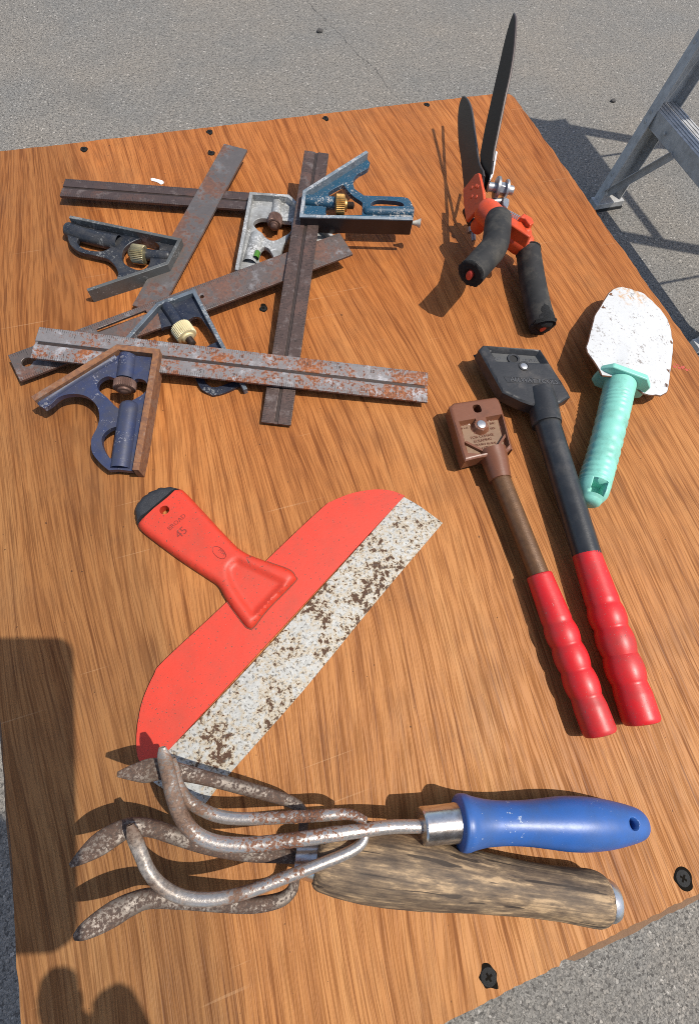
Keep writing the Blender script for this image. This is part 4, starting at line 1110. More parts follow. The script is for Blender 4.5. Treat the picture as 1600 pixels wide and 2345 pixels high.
# ------------------------------------------------------------------ taping knife
def knife():
    d = D['knife']
    T = thing('taping_knife', 'tomato-red taping knife with wide rust-pitted steel blade, lying flat', 'taping knife', frame_matrix(d['frame']))
    MB().prism(smooth_loop(d['steel'], 3, 35), 0.15, 1.5).build('steel_blade', M['knife_steel'], T, bevel=0.15)
    MB().prism(smooth_loop(d['red'], 4, 60), 0.3, 2.7).build('backing_plate', M['knife_red'], T, bevel=0.5)
    out = smooth_loop(d['handle'], 4, 60)
    rec = smooth_loop(d['recess'], 4, 70)
    hole = circle(*d['hole'], 3.3, 18)
    def top(x, y):
        e = min(1.0, dist_poly((x, y), out) / 4.2)
        h = 3.0 + 5.4 * math.sqrt(max(0.0, 1 - (1 - e) ** 2))
        if inside((x, y), rec):
            k = min(1.0, dist_poly((x, y), rec) / 4.0)
            h -= 2.8 * k * k * (3 - 2 * k)
        return h
    a, b = d['cap']
    main = clip_half(out, a, b, True)
    cap = clip_half(out, a, b, False)
    if len(cap) > len(main) or dist_poly(d['recess'][0], main) > 60 or not inside(d['recess'][4], main):
        main, cap = cap, main
    h = MB().relief(main, [hole], top, 0.6, grid=1.9)
    H = h.build('handle', M['knife_red'], T, ang=50)
    MB().relief(cap, (), lambda x, y: top(x, y) - 0.15, 0.6, grid=1.9).build('end_cap', M['cap_black'], H, ang=50)
    # grime along the weld where the handle meets the plate
    edge = [p for p in out if p.x > min(q[0] for q in d['recess']) + 18]
    for poly in ([(p.x, p.y, 2.75, 0.55) for p in out if inside((p.x, p.y), d['red'])],):
        MB().tube(poly, 6, 1, dome=False).build('weld_line', M['groove_dirt'], H)
    t0, t1 = Vector((*d['text'][0], 8.55)), Vector((*d['text'][1], 8.55))
    dx = t1 - t0
    dy = Vector((-dx.y, dx.x, 0))
    text_mesh('BROAD', 4.4, 0.02, 'stamped_lettering', M['stamp'], H, t0 - dy.normalized() * 0 , dx, dy)
    t0, t1 = Vector((*d['text2'][0], 8.55)), Vector((*d['text2'][1], 8.55))
    text_mesh('45', 8.2, 0.02, 'stamped_lettering', M['stamp'], H, t0 - dy.normalized() * 4, dx, dy)
    s0, s1 = Vector(d['stamp'][0]), Vector(d['stamp'][1])
    ce = (s0 + s1) / 2
    ux = dx.normalized().to_2d() if hasattr(dx.normalized(), 'to_2d') else Vector((dx.x, dx.y)).normalized()
    ux = -Vector((-ux.y, ux.x))
    pts = []
    for i in range(28):
        q = 2 * math.pi * i / 28
        p = ce + ux * math.cos(q) * 5.6 + Vector((-ux.y, ux.x)) * math.sin(q) * 3.0
        pts.append((p.x, p.y, 8.42, 0.22))
    MB().tube(pts + [pts[0]], 5, 1, dome=False).build('stamped_oval', M['stamp'], H)
    text_mesh('MW', 3.4, 0.02, 'stamped_lettering', M['stamp'], H, (ce.x - ux.x * 3 + 1, ce.y - ux.y * 3 - 1, 8.5), (ux.x, ux.y, 0), (-ux.y, ux.x, 0))
knife()

# ------------------------------------------------------------------ scrapers
def grip(path, rads):
    """finger-bumped vinyl grip along a straight line"""
    p0, p1 = Vector(path[0][:3]), Vector(path[-1][:3])
    L = (p1 - p0).length
    return p0, p1, [(t * L, r) for t, r in rads]

def scraper(key, name, label, mats, tray):
    d = D[key]
    T = thing(name, label, 'paint scraper', frame_matrix(d['frame']), 'long handled scrapers side by side')
    tray(T, d, mats)
    sk = MB().tube(d['socket'], 22, 5, dome=False)
    sk.build('socket', mats['head'], T)
    a, b = Vector(d['shaft'][0][:3]), Vector(d['grip'][0][:3]) + (Vector(d['grip'][-1][:3]) - Vector(d['grip'][0][:3])).normalized() * 6
    MB().lathe(a, b, [(0, d['shaft'][0][3]), ((b - a).length, d['shaft'][0][3])], 26).build('shaft', mats['tube'], T)
    p0, p1 = Vector(d['grip'][0][:3]), Vector(d['grip'][-1][:3])
    L = (p1 - p0).length
    R0 = mats['r']
    prof = [(-0.5, R0 * 0.76), (0, R0 * 0.83), (0.6, R0 * 0.85)]
    n = 110
    nodes = [0.33, 0.475, 0.635, 0.80]
    for i in range(1, n):
        t = i / n
        if t < nodes[0]:
            k = 0.85 + 0.14 * (t / nodes[0]) ** 1.2
            k -= 0.05 * max(0.0, 1 - (nodes[0] - t) / 0.03)
        elif t > nodes[-1]:
            q = (t - nodes[-1]) / (1 - nodes[-1])
            k = 0.93 + 0.075 * min(1, q * 3.2)
        else:
            j = max(m_ for m_ in range(3) if t >= nodes[m_])
            q = (t - nodes[j]) / (nodes[j + 1] - nodes[j])
            k = 0.93 + 0.135 * math.sin(math.pi * q) ** 0.75
        prof.append((0.6 + t * (L - 1.2), R0 * k))
    prof += [(L - 0.6, R0 * 1.0), (L + 0.6, R0 * 0.98), (L + 1.8, R0 * 0.9), (L + 2.4, R0 * 0.7), (L + 2.5, R0 * 0.3)]
    MB().lathe(p0, p1, prof, 34).build('grip', M['grip_red'], T)
    return T

def black_tray(T, d, m):
    pl = smooth_loop(d['plate'], 3, 30)
    rec = d['recess']
    def top(x, y):
        h = 6.0
        if inside((x, y), rec):
            k = min(1.0, dist_poly((x, y), rec) / 3.4)
            h -= 4.4 * k
        return h - 1.2 * (1 - min(1, dist_poly((x, y), pl) / 1.2))
    rc0 = sum((Vector(p) for p in rec), Vector((0, 0))) / 4
    H = MB().relief(pl, (), top, -5.5, grid=1.5, extra=[[Vector(p) for p in rec], inset(rec, 3.4)]).build('head', m['head'], T, ang=28)
    lb = [Vector(p) for p in d['label']]
    fr = MB()
    for i in range(4):
        a, b = lb[i - 1], lb[i]
        fr.tube([(a.x, a.y, 5.9, 0.42), (b.x, b.y, 5.9, 0.42)], 6, 1, dome=False)
    fr.build('label_frame', M['black_cast'], H)
    x = (lb[1] - lb[0])
    y = (lb[0] - lb[3])
    o = lb[3] + x * 0.06 + y * 0.18
    text_mesh('ALLWAY TOOLS', 5.4, 0.35, 'raised_lettering', M['emboss_dark'], H, (o.x, o.y, 6.05), (x.x, x.y, 0), (y.x, y.y, 0), spacing=0.95)
    sm = [Vector(p) for p in d['small']]
    xx = sm[1] - sm[0]
    yy = Vector((-xx.y, xx.x))
    text_mesh('262', 4.0, 0.15, 'raised_lettering', M['emboss_dark'], H, (sm[0].x - yy.x * .1, sm[0].y - yy.y * .1, 1.75), (xx.x, xx.y, 0), (yy.x, yy.y, 0))
    text_mesh('ZIPPER', 4.0, 0.15, 'raised_lettering', M['emboss_dark'], H, (sm[2].x - yy.x * .1, sm[2].y - yy.y * .1, 1.75), (xx.x, xx.y, 0), (yy.x, yy.y, 0))
    rc = sum((Vector(p) for p in rec), Vector((0, 0))) / 4
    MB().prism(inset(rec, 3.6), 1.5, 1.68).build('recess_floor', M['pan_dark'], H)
    sx, sy = d['slot']
    ring = circle(sx, sy, 5.2, 20)
    MB().prism([Vector((p[0], p[1])) for p in ring], 1.2, 2.7, [circle(sx, sy, 3.4, 14)]).build('blade_slot', m['head'], H, bevel=0.3)
    MB().prism(circle(sx, sy, 3.3, 14), 1.62, 1.75).build('slot_floor', M['rubber'], H)
    px, py = d['screw']
    MB().prism(circle(px, py, 4.6, 20), 5.7, 6.7, [circle(px, py, 3.0, 16)]).build('screw_collar', m['head'], H, bevel=0.3)
    MB().lathe((px, py, 5.4), (px, py, 9), [(0, 3.0), (0.8, 2.9), (1.1, 2.0)], 18).build('screw', M['galv'], H)
    # thin steel scraping blade clamped under the head
    a, b = [Vector(p) for p in d['blade']]
    t = (b - a).normalized()
    n = Vector((-t.y, t.x))
    if (Vector(d['screw']) - a).dot(n) < 0:
        n = -n
    MB().prism([a, b, b + n * 16, a + n * 16], -7.0, -6.0).build('scraping_blade', M['blade_steel'], T)

def brown_tray(T, d, m):
    pl = smooth_loop(d['plate'], 3, 30)
    rec = [Vector(p) for p in d['recess']]
    px, py = d['screw']
    sx, sy = d['slot']
    slot = [(sx - 3.0, sy - 2.6), (sx + 3.0, sy - 2.6), (sx + 3.0, sy + 2.6), (sx - 3.0, sy + 2.6)]
    def top(x, y):
        h = 7.0
        if inside((x, y), rec) and (x - px) ** 2 + (y - py) ** 2 > 5.2 ** 2:
            k = min(1.0, dist_poly((x, y), rec) / 1.6)
            k = min(k, max(0.0, (math.hypot(x - px, y - py) - 5.2) / 1.6))
            h -= 4.2 * k
        return h - 1.2 * (1 - min(1, dist_poly((x, y), pl) / 1.2))
    H = MB().relief(pl, [smooth_loop(slot, 3, 100)], top, -6.0, grid=1.2, extra=[rec]).build('head', m['head'], T, ang=30)
    inn = []
    c = sum((Vector(p) for p in rec), Vector((0, 0))) / len(rec)
    for p in rec:
        inn.append(c + (Vector(p) - c) * 0.86)
    MB().prism(inn, 2.6, 2.86, [circle(px, py, 6.6, 18)]).build('recess_floor', M['brown_pan'], H)
    MB().prism(circle(sx, sy, 4.5, 14), -5.9, -3.0).build('slot_floor', M['rubber'], H)
    r = [Vector(p) for p in d['rib']]
    for a, b in ((r[0], r[1]), (r[2], r[3])):
        t = (b - a).normalized()
        n = Vector((-t.y, t.x)) * 0.9
        MB().prism([a - n, b - n, b + n, a + n], 2.7, 5.6).build('stiffening_rib', m['head'], H, bevel=0.3)
    MB().lathe((px, py, 6.6), (px, py, 9), [(0, 3.4), (0.9, 3.3), (1.2, 2.4)], 20).build('screw', M['galv'], H)
    tx = [Vector(p) for p in d['text']]
    for i, s in enumerate(('FOR COARSE', 'SCRAPING', 'MOUNT BLADE', 'HERE')):
        a, b = tx[2 * i], tx[2 * i + 1]
        x = b - a
        y = Vector((-x.y, x.x))
        w = x.length
        text_mesh(s, w / (len(s) * 0.60), 0.22, 'raised_lettering', M['brown_paint'], H, ((a.x + b.x) / 2, (a.y + b.y) / 2, 3.0), (x.x, x.y, 0), (y.x, y.y, 0), 'CENTER')
    sm = [Vector(p) for p in d['small']]
    for i, s in enumerate(('8 1-12', 'INC', 'PEE')):
        a, b = sm[2 * i], sm[2 * i + 1]
        x = b - a
        y = Vector((-x.y, x.x))
        text_mesh(s, x.length / (len(s) * 0.62), 0.2, 'raised_lettering', M['brown_paint'], H, (a.x, a.y, 3.0), (x.x, x.y, 0), (y.x, y.y, 0))

scraper('black_scraper', 'paint_scraper', 'wide black-headed scraper with black tube and red finger-grip handle', dict(head=M['black_cast'], tube=M['black_tube'], r=11.3), black_tray)
scraper('brown_scraper', 'paint_scraper', 'narrower brown metal scraper with brown tube and red finger-grip handle', dict(head=M['brown_paint'], tube=M['brown_tube'], r=10.2), brown_tray)

# ------------------------------------------------------------------ trowel
def trowel():
    d = D['trowel']
    T = thing('garden_trowel', 'garden trowel with chipped white enamel blade and ribbed mint plastic handle', 'garden trowel', frame_matrix(d['frame']))
    out = smooth_loop(d['blade'], 3, 60)
    xs = [p.x for p in out]
    ys = [p.y for p in out]
    h0 = [Vector(p[:3]) for p in d['handle']]
    ax = (Vector((h0[0].x, h0[0].y)) - Vector((h0[-2].x, h0[-2].y))).normalized()
    o0 = Vector((h0[0].x, h0[0].y))
    nn = Vector((-ax.y, ax.x))
    def top(x, y):
        q = (Vector((x, y)) - o0)
        s_ = q.dot(nn)
        l = q.dot(ax)
        h = -0.0020 * s_ * s_ + 1.2
        # pressed neck where the blade meets the handle
        h += 3.2 * math.exp(-(s_ / 7.0) ** 2) * math.exp(-(max(0, l) / 26.0) ** 2)
        return h
    r5 = random.Random(11)
    jag = [Vector((p.x + r5.uniform(-.35, .35), p.y + r5.uniform(-.35, .35))) for p in out]
    B = MB().relief(jag, (), top, 0, thick=1.3, grid=3.0).build('blade', M['trowel_white'], T, ang=50)
    rim = [(p.x, p.y, top(p.x, p.y) - 0.75, 0.72) for p in jag]
    MB().tube(rim + [rim[0]], 6, 1, dome=False).build('blade_rim', M['trowel_edge'], B)
    # bare rusty patches where the enamel has flaked off along the rim
    for k, c in enumerate((7, 8, 20, 22, 23)):
        i = c * 3 % len(jag)
        p = jag[i]
        q = Vector((sum(xs) / len(xs), sum(ys) / len(ys)))
        c2 = p + (q - p).normalized() * 1.2
        fl = []
        for a in range(11):
            rr = r5.uniform(0.9, 2.8)
            fl.append(Vector((c2.x + rr * math.cos(a * 0.571), c2.y + rr * math.sin(a * 0.571) * 1.3)))
        fl = [f for f in fl if inside(f, jag)]
        if len(fl) > 3:
            MB().relief(fl, (), lambda x, y: top(x, y) + 0.09, 0, thick=0.12).build('flaked_patch', M['trowel_edge'], B)
    # handle with fine rings
    hp = [Vector(q) for q in _cr4([Vector(q) for q in d['handle']], 26)]
    n = len(hp)
    path = []
    for i, q in enumerate(hp):
        t = i / (n - 1)
        r = q[3]
        if 0.16 < t < 0.72:
            r += 0.26 if (i // 3) % 2 else -0.26
        path.append((q[0], q[1], q[2], r))
    H = MB().tube(path, 30, 1).build('handle', M['mint'], T, ang=60)
    a, b = Vector(path[-1][:3]), Vector(path[0][:3])
    dv = (b - a).normalized()
    up = Vector((0, 0, 1))
    # outward-facing normal of the handle, roughly world up in this frame
    fm = frame_matrix(d['frame']).to_3x3()
    upl = (fm.transposed() @ up)
    upl = (upl - dv * upl.dot(dv)).normalized()
    sd = dv.cross(upl)
    c = Vector(d['slot'][0][:3])
    c = a + dv * (c - a).dot(dv)
    cut = MB().obox(c + upl * 7.5, dv * 5.6, sd * 5.4, upl * 9.0)
    carve(H, cut)
    H.data.materials.append(M['mint'])
    # guard
    gp = a + dv * ((b - a).length - 3.0)
    prof = [(-21, -7), (-15, -12.5), (15, -12.5), (21, -7), (21, 7), (14, 14.5), (-14, 14.5), (-21, 7)]
    G = MB()
    P0, P1 = gp - dv * 0.2, gp + dv * 5.0
    G.add([P0 + sd * x + upl * y for x, y in prof] + [P1 + sd * x * 0.96 + upl * y * 0.96 for x, y in prof], [(i, (i + 1) % 8, (i + 1) % 8 + 8, i + 8) for i in range(8)] + [tuple(range(7, -1, -1)), tuple(range(8, 16))])
    G.build('guard', M['mint'], T, bevel=1.0)
trowel()

# ------------------------------------------------------------------ hand cultivators
def blue_cultivator():
    d = D['blue_cult']
    T = thing('hand_cultivator', 'three-tined cultivator with bent chrome tines and glossy blue handle, on top of the wooden one', 'hand cultivator', frame_matrix(d['frame']), 'hand cultivators crossed at the front of the table')
    for k in ('rod1', 'rod2', 'rod3'):
        MB().tube(d[k], 18, 5, flat=lambda t: (1, 1) if t < 0.72 else (1.0 + (t - 0.72) * 0.6, 1 - (t - 0.72) * 1.6)).build('tine', M['rod_bright'] if k == 'rod3' else M['rod'], T)
    a, b = [Vector(p) for p in d['ferrule']]
    L = (b - a).length
    MB().lathe(a, b, [(0, 5), (0.6, 8.6), (1.4, 9.3), (L * 0.8, 9.6), (L, 9.8), (L + 6, 9.8)], 32).build('ferrule', M['ferrule'], T)
    a, b = [Vector(p) for p in d['handle']]
    L = (b - a).length
    tab = [(0, 9), (0.012, 13.2), (0.03, 14.0), (0.05, 13.9), (0.08, 12.9), (0.14, 11.6), (0.20, 11.0), (0.27, 10.8), (0.36, 11.2), (0.45, 12.2), (0.54, 13.3), (0.62, 13.7), (0.70, 13.4), (0.78, 12.5), (0.86, 10.9), (0.92, 9.4), (0.96, 8.0), (0.985, 6.0), (0.997, 3.4), (1.0, 1.0)]
    pr = [Vector((t * L, r)) for t, r in tab]
    fine = [(p[0], p[1]) for p in _cr4(pr, 5)]
    H = MB().lathe(a, b, fine, 36).build('handle', M['blue_plastic'], T, ang=60)
    c = Vector(d['hole'][0][:3])
    dv = (b - a).normalized()
    c = a + dv * (c - a).dot(dv)
    cut = MB().lathe(c + Vector((0, 2.2, 14)), c - Vector((0, 2.2, 14)), [(0, 3.3), (30, 3.3)], 18)
    carve(H, cut)
    H.data.materials.append(M['blue_plastic'])

def wood_cultivator():
    d = D['wood_cult']
    T = thing('hand_cultivator', 'old three-pronged cultivator with pitted flat tines and weathered wooden handle', 'hand cultivator', frame_matrix(d['frame']), 'hand cultivators crossed at the front of the table')
    def tip(t):
        if t < 0.58:
            return (1, 1)
        k = min(1, (t - 0.58) / 0.18)
        return (1 + 0.10 * k, 1 - 0.70 * k)
    for k in ('tine1', 'tine2', 'tine3'):
        MB().tube(d[k], 20, 5, flat=tip, radial=lambda a, t: (abs(math.cos(a)) ** 3.4 + abs(math.sin(a)) ** 3.4) ** (-1 / 3.4)).build('tine', M['old_tine'], T, ang=50)
    a, b = [Vector(p) for p in d['ferrule']]
    L = (b - a).length
    MB().lathe(a, b, [(0, 6), (0.8, 9.5), (L * 0.5, 10.5), (L + 3, 12.5)], 28).build('ferrule', M['ferrule'], T)
    a, b = [Vector(p) for p in d['handle']]
    L = (b - a).length
    tab = [(-0.01, 11.5), (0.0, 13.4), (0.02, 14.8), (0.08, 16.2), (0.18, 17.0), (0.30, 16.8), (0.42, 15.9), (0.52, 14.4), (0.62, 13.3), (0.72, 12.5), (0.82, 12.5), (0.91, 13.0), (0.96, 13.0), (0.985, 12.3), (1.0, 10.8), (1.006, 8)]
    pr = [Vector((t * L, r)) for t, r in tab]
    fine = [(p[0], p[1]) for p in _cr4(pr, 5)]
    rr = random.Random(4)
    wob = [[1 + 0.012 * math.sin(k * 0.7 + i * 0.31) + 0.008 * (rr.random() - 0.5) for k in range(40)] for i in range(len(fine))]
    H = MB().lathe(a, b, fine, 40, radial=lambda k, i: wob[i][k]).build('handle', M['old_wood'], T, ang=60)
    dv = (b - a).normalized()
    e = b + dv * 0.5
    MB().lathe(e, e + dv * 10, [(0, 10.2), (2.6, 10.0), (5.0, 8.8), (6.6, 5.5), (7.2, 1)], 24).build('end_button', M['wire'], H)
wood_cultivator()
blue_cultivator()

# ------------------------------------------------------------------ grass shears
def shears():
    d = D['shears']
    PM = frame_matrix(d['frame'])
    T = thing('grass_shears', 'orange-red grass shears standing open with two dark blades and black foam grips', 'garden shears', PM)
    inv = PM.inverted()
    m1, m2 = inv @ frame_matrix(d['b1']), inv @ frame_matrix(d['b2'])
    for key, m in (('blade1', m1), ('blade2', m2)):
        out = smooth_loop(d[key], 3, 45)
        B = MB().prism(out, -1.3, 1.3).build('blade', M['blade_steel'], T, bevel=0.4, basis=m)
        # strip along the edge that faces up, its sunlit brightness put into the colour
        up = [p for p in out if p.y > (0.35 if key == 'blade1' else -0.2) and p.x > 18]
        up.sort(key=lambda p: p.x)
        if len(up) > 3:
            MB().tube([(p.x, p.y - 0.55, 0.35, 1.25) for p in up], 8, 1, dome=False).build('ground_or_lit_edge', M['lit_blade_edge'], B)
    pl = MB().prism(smooth_loop(d['plate'], 2, 30), -4.6, -1.4)
    P = pl.build('mounting_plate', M['orange_red'], T, bevel=0.7, basis=m1)
    cx = sum(p[0] for p in d['plate']) / 7
    cy = sum(p[1] for p in d['plate']) / 7
    for i, (dx, dy) in enumerate(((-9, 3), (-2, -2), (5, 4), (9, -1), (1, 6))):
        MB().lathe((cx + dx, cy + dy, -4.5), (cx + dx, cy + dy, -8), [(0, 1.9), (0.5, 1.7), (0.8, 0.8)], 12).build('rivet', M['orange_red'], P)
    def slab(key, t, name, mat, bev=1.0):
        p = d[key]
        z = p[0][2]
        return MB().prism(smooth_loop([(q[0], q[1]) for q in p], 3, 45), z - t, z).build(name, mat, T, bevel=bev)
    bar = slab('bar_top', 11, 'handle_bracket', M['orange_red'], 1.6)
    slab('hook', 9, 'latch', M['orange_red'], 1.4)
    for key in ('rivet', 'rivet2'):
        for q in d[key]:
            MB().lathe((q[0], q[1], q[2] - 2.5), (q[0], q[1], q[2] + 5), [(0, 2.6), (1.6, 2.5), (2.1, 1.4)], 16).build('rivet', M['galv_dark'] if key == 'rivet' else M['orange_red'], bar)
    MB().tube(d['collar1'], 22, 5).build('handle_socket', M['orange_red'], T)
    MB().tube(d['collar2'], 22, 5).build('handle_socket', M['orange_red'], T)
    for gk, ek in (('grip1', 'end1'), ('grip2', 'end2')):
        path = d[gk]
        G = MB().tube(path, 26, 7, dome=False).build('foam_grip', M['foam'], T, ang=50)
        p1, p0 = Vector(path[-1][:3]), Vector(path[-2][:3])
        dv = (p1 - p0).normalized()
        r = path[-1][3]
        rr = random.Random(2)
        MB().lathe(p1 - dv * 1, p1 + dv * 8, [(0, r * 1.0), (1.0, r * 1.0), (1.9, r * 0.95), (2.6, r * 0.8), (2.3, r * 0.68), (2.9, r * 0.52), (2.2, r * 0.42), (1.2, r * 0.3)], 40, radial=lambda k, i: 1 + (0.16 * (rr.random() - 0.5) if i > 0 else 0)).build('torn_end', M['foam_cut'], G, ang=60)
        MB().lathe(p1 - dv * 1, p1 + dv * 9, [(0, 3.6), (4.0, 3.4), (4.8, 2.2)], 14, squash=(0.8, 1.3)).build('handle_core', M['red_core'], G)
        if gk == 'grip1':
            continue
        MB().tube([(p1.x - dv.x * 13, p1.y - dv.y * 13, p1.z + 6.6, 5.6), (p1.x - dv.x * 6, p1.y - dv.y * 6, p1.z + 4.6, 8.0), (p1.x + dv.x * 1.5, p1.y + dv.y * 1.5, p1.z + 1.8, 9.6)], 18, 4, radial=lambda a, t_: 1 + 0.10 * (rr.random() - 0.5)).build('torn_end', M['foam_cut'], G, ang=70)
        q0, q1 = Vector(path[0][:3]), Vector(path[1][:3])
        dv = (q0 - q1).normalized()
        MB().lathe(q0 - dv * 1, q0 + dv * 3, [(0, r * 1.0), (1.4, r * 0.99), (1.8, r * 0.8)], 26, radial=lambda k, i: 1 + (0.06 * (rr.random() - 0.5) if i > 0 else 0)).build('torn_end', M['foam_cut'], G, ang=60)
    # return spring
    a, b = [Vector(p[:3]) for p in d['spring']]
    L = (b - a).length
    dv = (b - a).normalized()
    sd = dv.cross(Vector((0, 0, 1))).normalized()
    upv = sd.cross(dv)
    coil = []
    turns = 15
    for i in range(turns * 10 + 1):
        q = 2 * math.pi * i / 10
        c = a + dv * L * i / (turns * 10) - upv * 4 + sd * (-1.0)
        coil.append((*(c + sd * math.cos(q) * 3.4 + upv * math.sin(q) * 3.4), 0.62))
    MB().tube(coil, 6, 1, dome=False).build('return_spring', M['galv'], T)
    # pivot bolt with washers, sticking out on the sun side
    bp = [Vector(p[:3]) for p in d['bolt']]
    ax = (bp[-1] - bp[0]).normalized()
    L = (bp[-1] - bp[0]).length
    MB().lathe(bp[0], bp[-1], [(0, 3.8), (L, 3.8), (L + 0.6, 3.2)], 18).build('pivot_bolt', M['galv'], T)
    for t, r, th, m, nm in ((0.30, 9.2, 2.6, M['galv_dark'], 'pivot_washer'), (0.68, 8.0, 2.0, M['galv'], 'pivot_washer')):
        c = bp[0] + ax * L * t
        MB().lathe(c, bp[-1], [(0, r * 0.97), (0.3, r), (th - 0.3, r), (th, r * 0.97)], 22).build(nm, m, T)
    c = bp[0] + ax * L * 0.42
    MB().lathe(c, bp[-1], [(0, 5.2), (6, 5.2)], 6).build('pivot_nut', M['galv'], T, bevel=0.4)
    slab('nutblock', 9, 'stop_nut', M['galv'], 0.6)
    MB().tube([(q[0], q[1], q[2] - 5, 3.0) for q in d['nutblock'][:1]] + [(d['nutblock'][0][0] - 16, d['nutblock'][0][1] + 3, d['nutblock'][0][2] - 6, 3.0)], 12, 1).build('stop_bolt', M['galv_dark'], T)
    slab('bar_white', 3, 'steel_strip', M['white_steel'], 0.4)
    lb = [Vector(p[:3]) for p in d['lowbolt']]
    MB().lathe(lb[1], lb[2], [(-7, 3.0), (0, 3.0), (0.2, 5.0), (4.5, 5.0), (4.7, 2.4), (12, 2.4), (12.4, 1.8)], 12).build('lower_bolt', M['galv_dark'], T)
    MB().tube([(lb[0].x, lb[0].y, lb[0].z, 3.2), (lb[1].x, lb[1].y, lb[1].z + 2, 4.2)], 12, 3).build('lower_link', M['blade_steel'], T)
    # body casting that carries the pivot between plate and sockets
    k1, k2 = Vector(d['collar1'][0][:3]), Vector(d['collar2'][0][:3])
    MB().tube([(k1.x - 1, k1.y + 3, 24, 6.5), (k1.x + 2, k1.y, 34, 7.5), (k1.x + 6, k1.y - 4, 40, 8)], 16, 3).build('pivot_casting', M['orange_red'], T)
    MB().tube([(k1.x + 8, k1.y + 2, 36, 6.0), ((k1.x + k2.x) / 2 + 3, (k1.y + k2.y) / 2, 30, 7), (k2.x, k2.y, 24, 8)], 16, 3).build('lower_bracket', M['orange_red'], T)
shears()

# ------------------------------------------------------------------ stepladder
def ladder():
    x0, y0, g = 1275.0, 1178.0, GROUND * 1000
    lean = Vector((0.24, 0.125, 1.0))
    W = 612.0
    TOPH = 1560.0
    T = thing('stepladder', 'grimy grey aluminium stepladder standing on the asphalt beside the table', 'ladder', Matrix.Translation((x0 * MM, (y0 - W / 2) * MM, GROUND)))
    inv = Matrix.Translation((-x0 * MM, -(y0 - W / 2) * MM, -GROUND))
    def pt(h, dx=0.0, dy=0.0):
        return Vector((x0 + lean.x * h + dx, y0 + lean.y * h + dy, g + h))
    def loft(mb, prof, h0, h1, ox=0.0, oy=0.0, ln=lean):
        n = len(prof)
        v = []
        for h in (h0, h1):
            for a, b in prof:
                v.append((x0 + ln.x * h + a + ox, y0 + ln.y * h + b + oy, g + h))
        mb.add(v, [(i, (i + 1) % n, (i + 1) % n + n, i + n) for i in range(n)] + [tuple(range(n - 1, -1, -1)), tuple(range(n, 2 * n))])
        return mb
    # channel: web along x at y=0, flanges towards -y (far rail) / +y (near rail)
    def channel(s, depth=78, fl=30, t=2.4, lip=4):
        return [(0, 0), (0, -fl * s), (lip, -fl * s), (lip, -(fl - t) * s), (t, -(fl - t) * s), (t, -t * s), (depth - t, -t * s), (depth - t, -(fl - t) * s), (depth - lip, -(fl - t) * s), (depth - lip, -fl * s), (depth, -fl * s), (depth, 0)]
    steps = [262, 545, 830, 1115]
    for s, oy in ((1, 0.0), (-1, -W)):
        r = loft(MB(), channel(s), 8, TOPH, 0, oy)
        rail = r.build('front_rail', M['alu'], T, bevel=0.5, basis=inv)
        for h in [30, 95] + [q + e for q in steps for e in (-34, -12)] + [205 + 190, 470]:
            c = pt(h, -0.2, oy - 13 * s)
            MB().lathe(c, c + Vector((-10, 0, 0)), [(0, 5.2), (0.9, 4.6), (1.5, 2.6)], 12).build('rivet', M['alu'], rail, basis=None)
        ft = loft(MB(), [(-6, 3 * s), (-6, -34 * s), (96, -34 * s), (96, 3 * s)], 9, 26, 0, oy, Vector((0, 0, 1)))
        ft.build('foot_plate', M['alu'], T, bevel=1, basis=inv)
        MB().box(x0 - 8, x0 + 99, y0 + oy - (36 if s > 0 else -36) * 1.0 if s > 0 else y0 + oy - 4, y0 + oy + 4 if s > 0 else y0 + oy + 36, g, g + 8.8).build('rubber_foot', M['rubber'], T, basis=inv)
    for h in steps:
        st = MB()
        c0, c1 = pt(h, 3, -2.6), pt(h, 3, -W + 2.6)
        prof = [(0, 0), (74, 0), (74, -40), (71.6, -40), (71.6, -2.4), (2.4, -2.4), (2.4, -44), (0, -44)]
        n = len(prof)
        v = [(c.x + a, c.y, c.z + b) for c in (c0, c1) for a, b in prof]
        st.add(v, [(i, (i + 1) % n, (i + 1) % n + n, i + n) for i in range(n)] + [tuple(range(n - 1, -1, -1)), tuple(range(n, 2 * n))])
        S_ = st.build('step', M['alu'], T, bevel=0.6, basis=inv)
        for k in range(6):
            a = 9 + k * 11.5
            rb = MB().box(c0.x + a, c0.x + a + 4.2, c1.y + 1, c0.y - 1, c0.z + 0.02, c0.z + 1.5)
            rb.build('tread_rib', M['alu'], S_, bevel=0.4)
        for yy in (-90, -W + 90):
            c = pt(h - 22, 2.8, yy)
            MB().lathe(c, c + Vector((-10, 0, 0)), [(0, 4.6), (0.8, 4.0), (1.3, 2.2)], 12).build('rivet', M['alu'], S_)
    # diagonal braces from the foot of each rail to the underside of the first step
    for s, oy in ((1, 0), (-1, -W)):
        a = pt(52, 12, oy - 27 * s)
        b = pt(222, 10, oy - 150 * s)
        br = MB().beam(a, b, [(-1.2, -11), (1.2, -11), (1.2, 9), (26, 9), (26, 11), (-1.2, 11)], up=(0, 0, 1))
        br.build('brace', M['alu'], T, bevel=0.4, basis=inv)
    # rear legs, spreaders and top cap (outside the picture, they cast the shadows beside the table)
    top = pt(TOPH)
    for s, oy in ((1, -25.0), (-1, -W + 25)):
        rt = Vector((top.x + 60, top.y + oy, top.z - 40))
        rf = Vector((x0 + 900, y0 + oy + 8 * s, g + 6))
        MB().beam(rt, rf, [(-14, -24), (14, -24), (14, 24), (-14, 24)], up=(1, 0, 0)).build('rear_leg', M['alu'], T, bevel=1, basis=inv)
        a, b = pt(640, 60, oy), rf + (rt - rf) * 0.41
        MB().beam(a, b, [(-2, -11), (2, -11), (2, 11), (-2, 11)]).build('spreader', M['alu'], T, basis=inv)
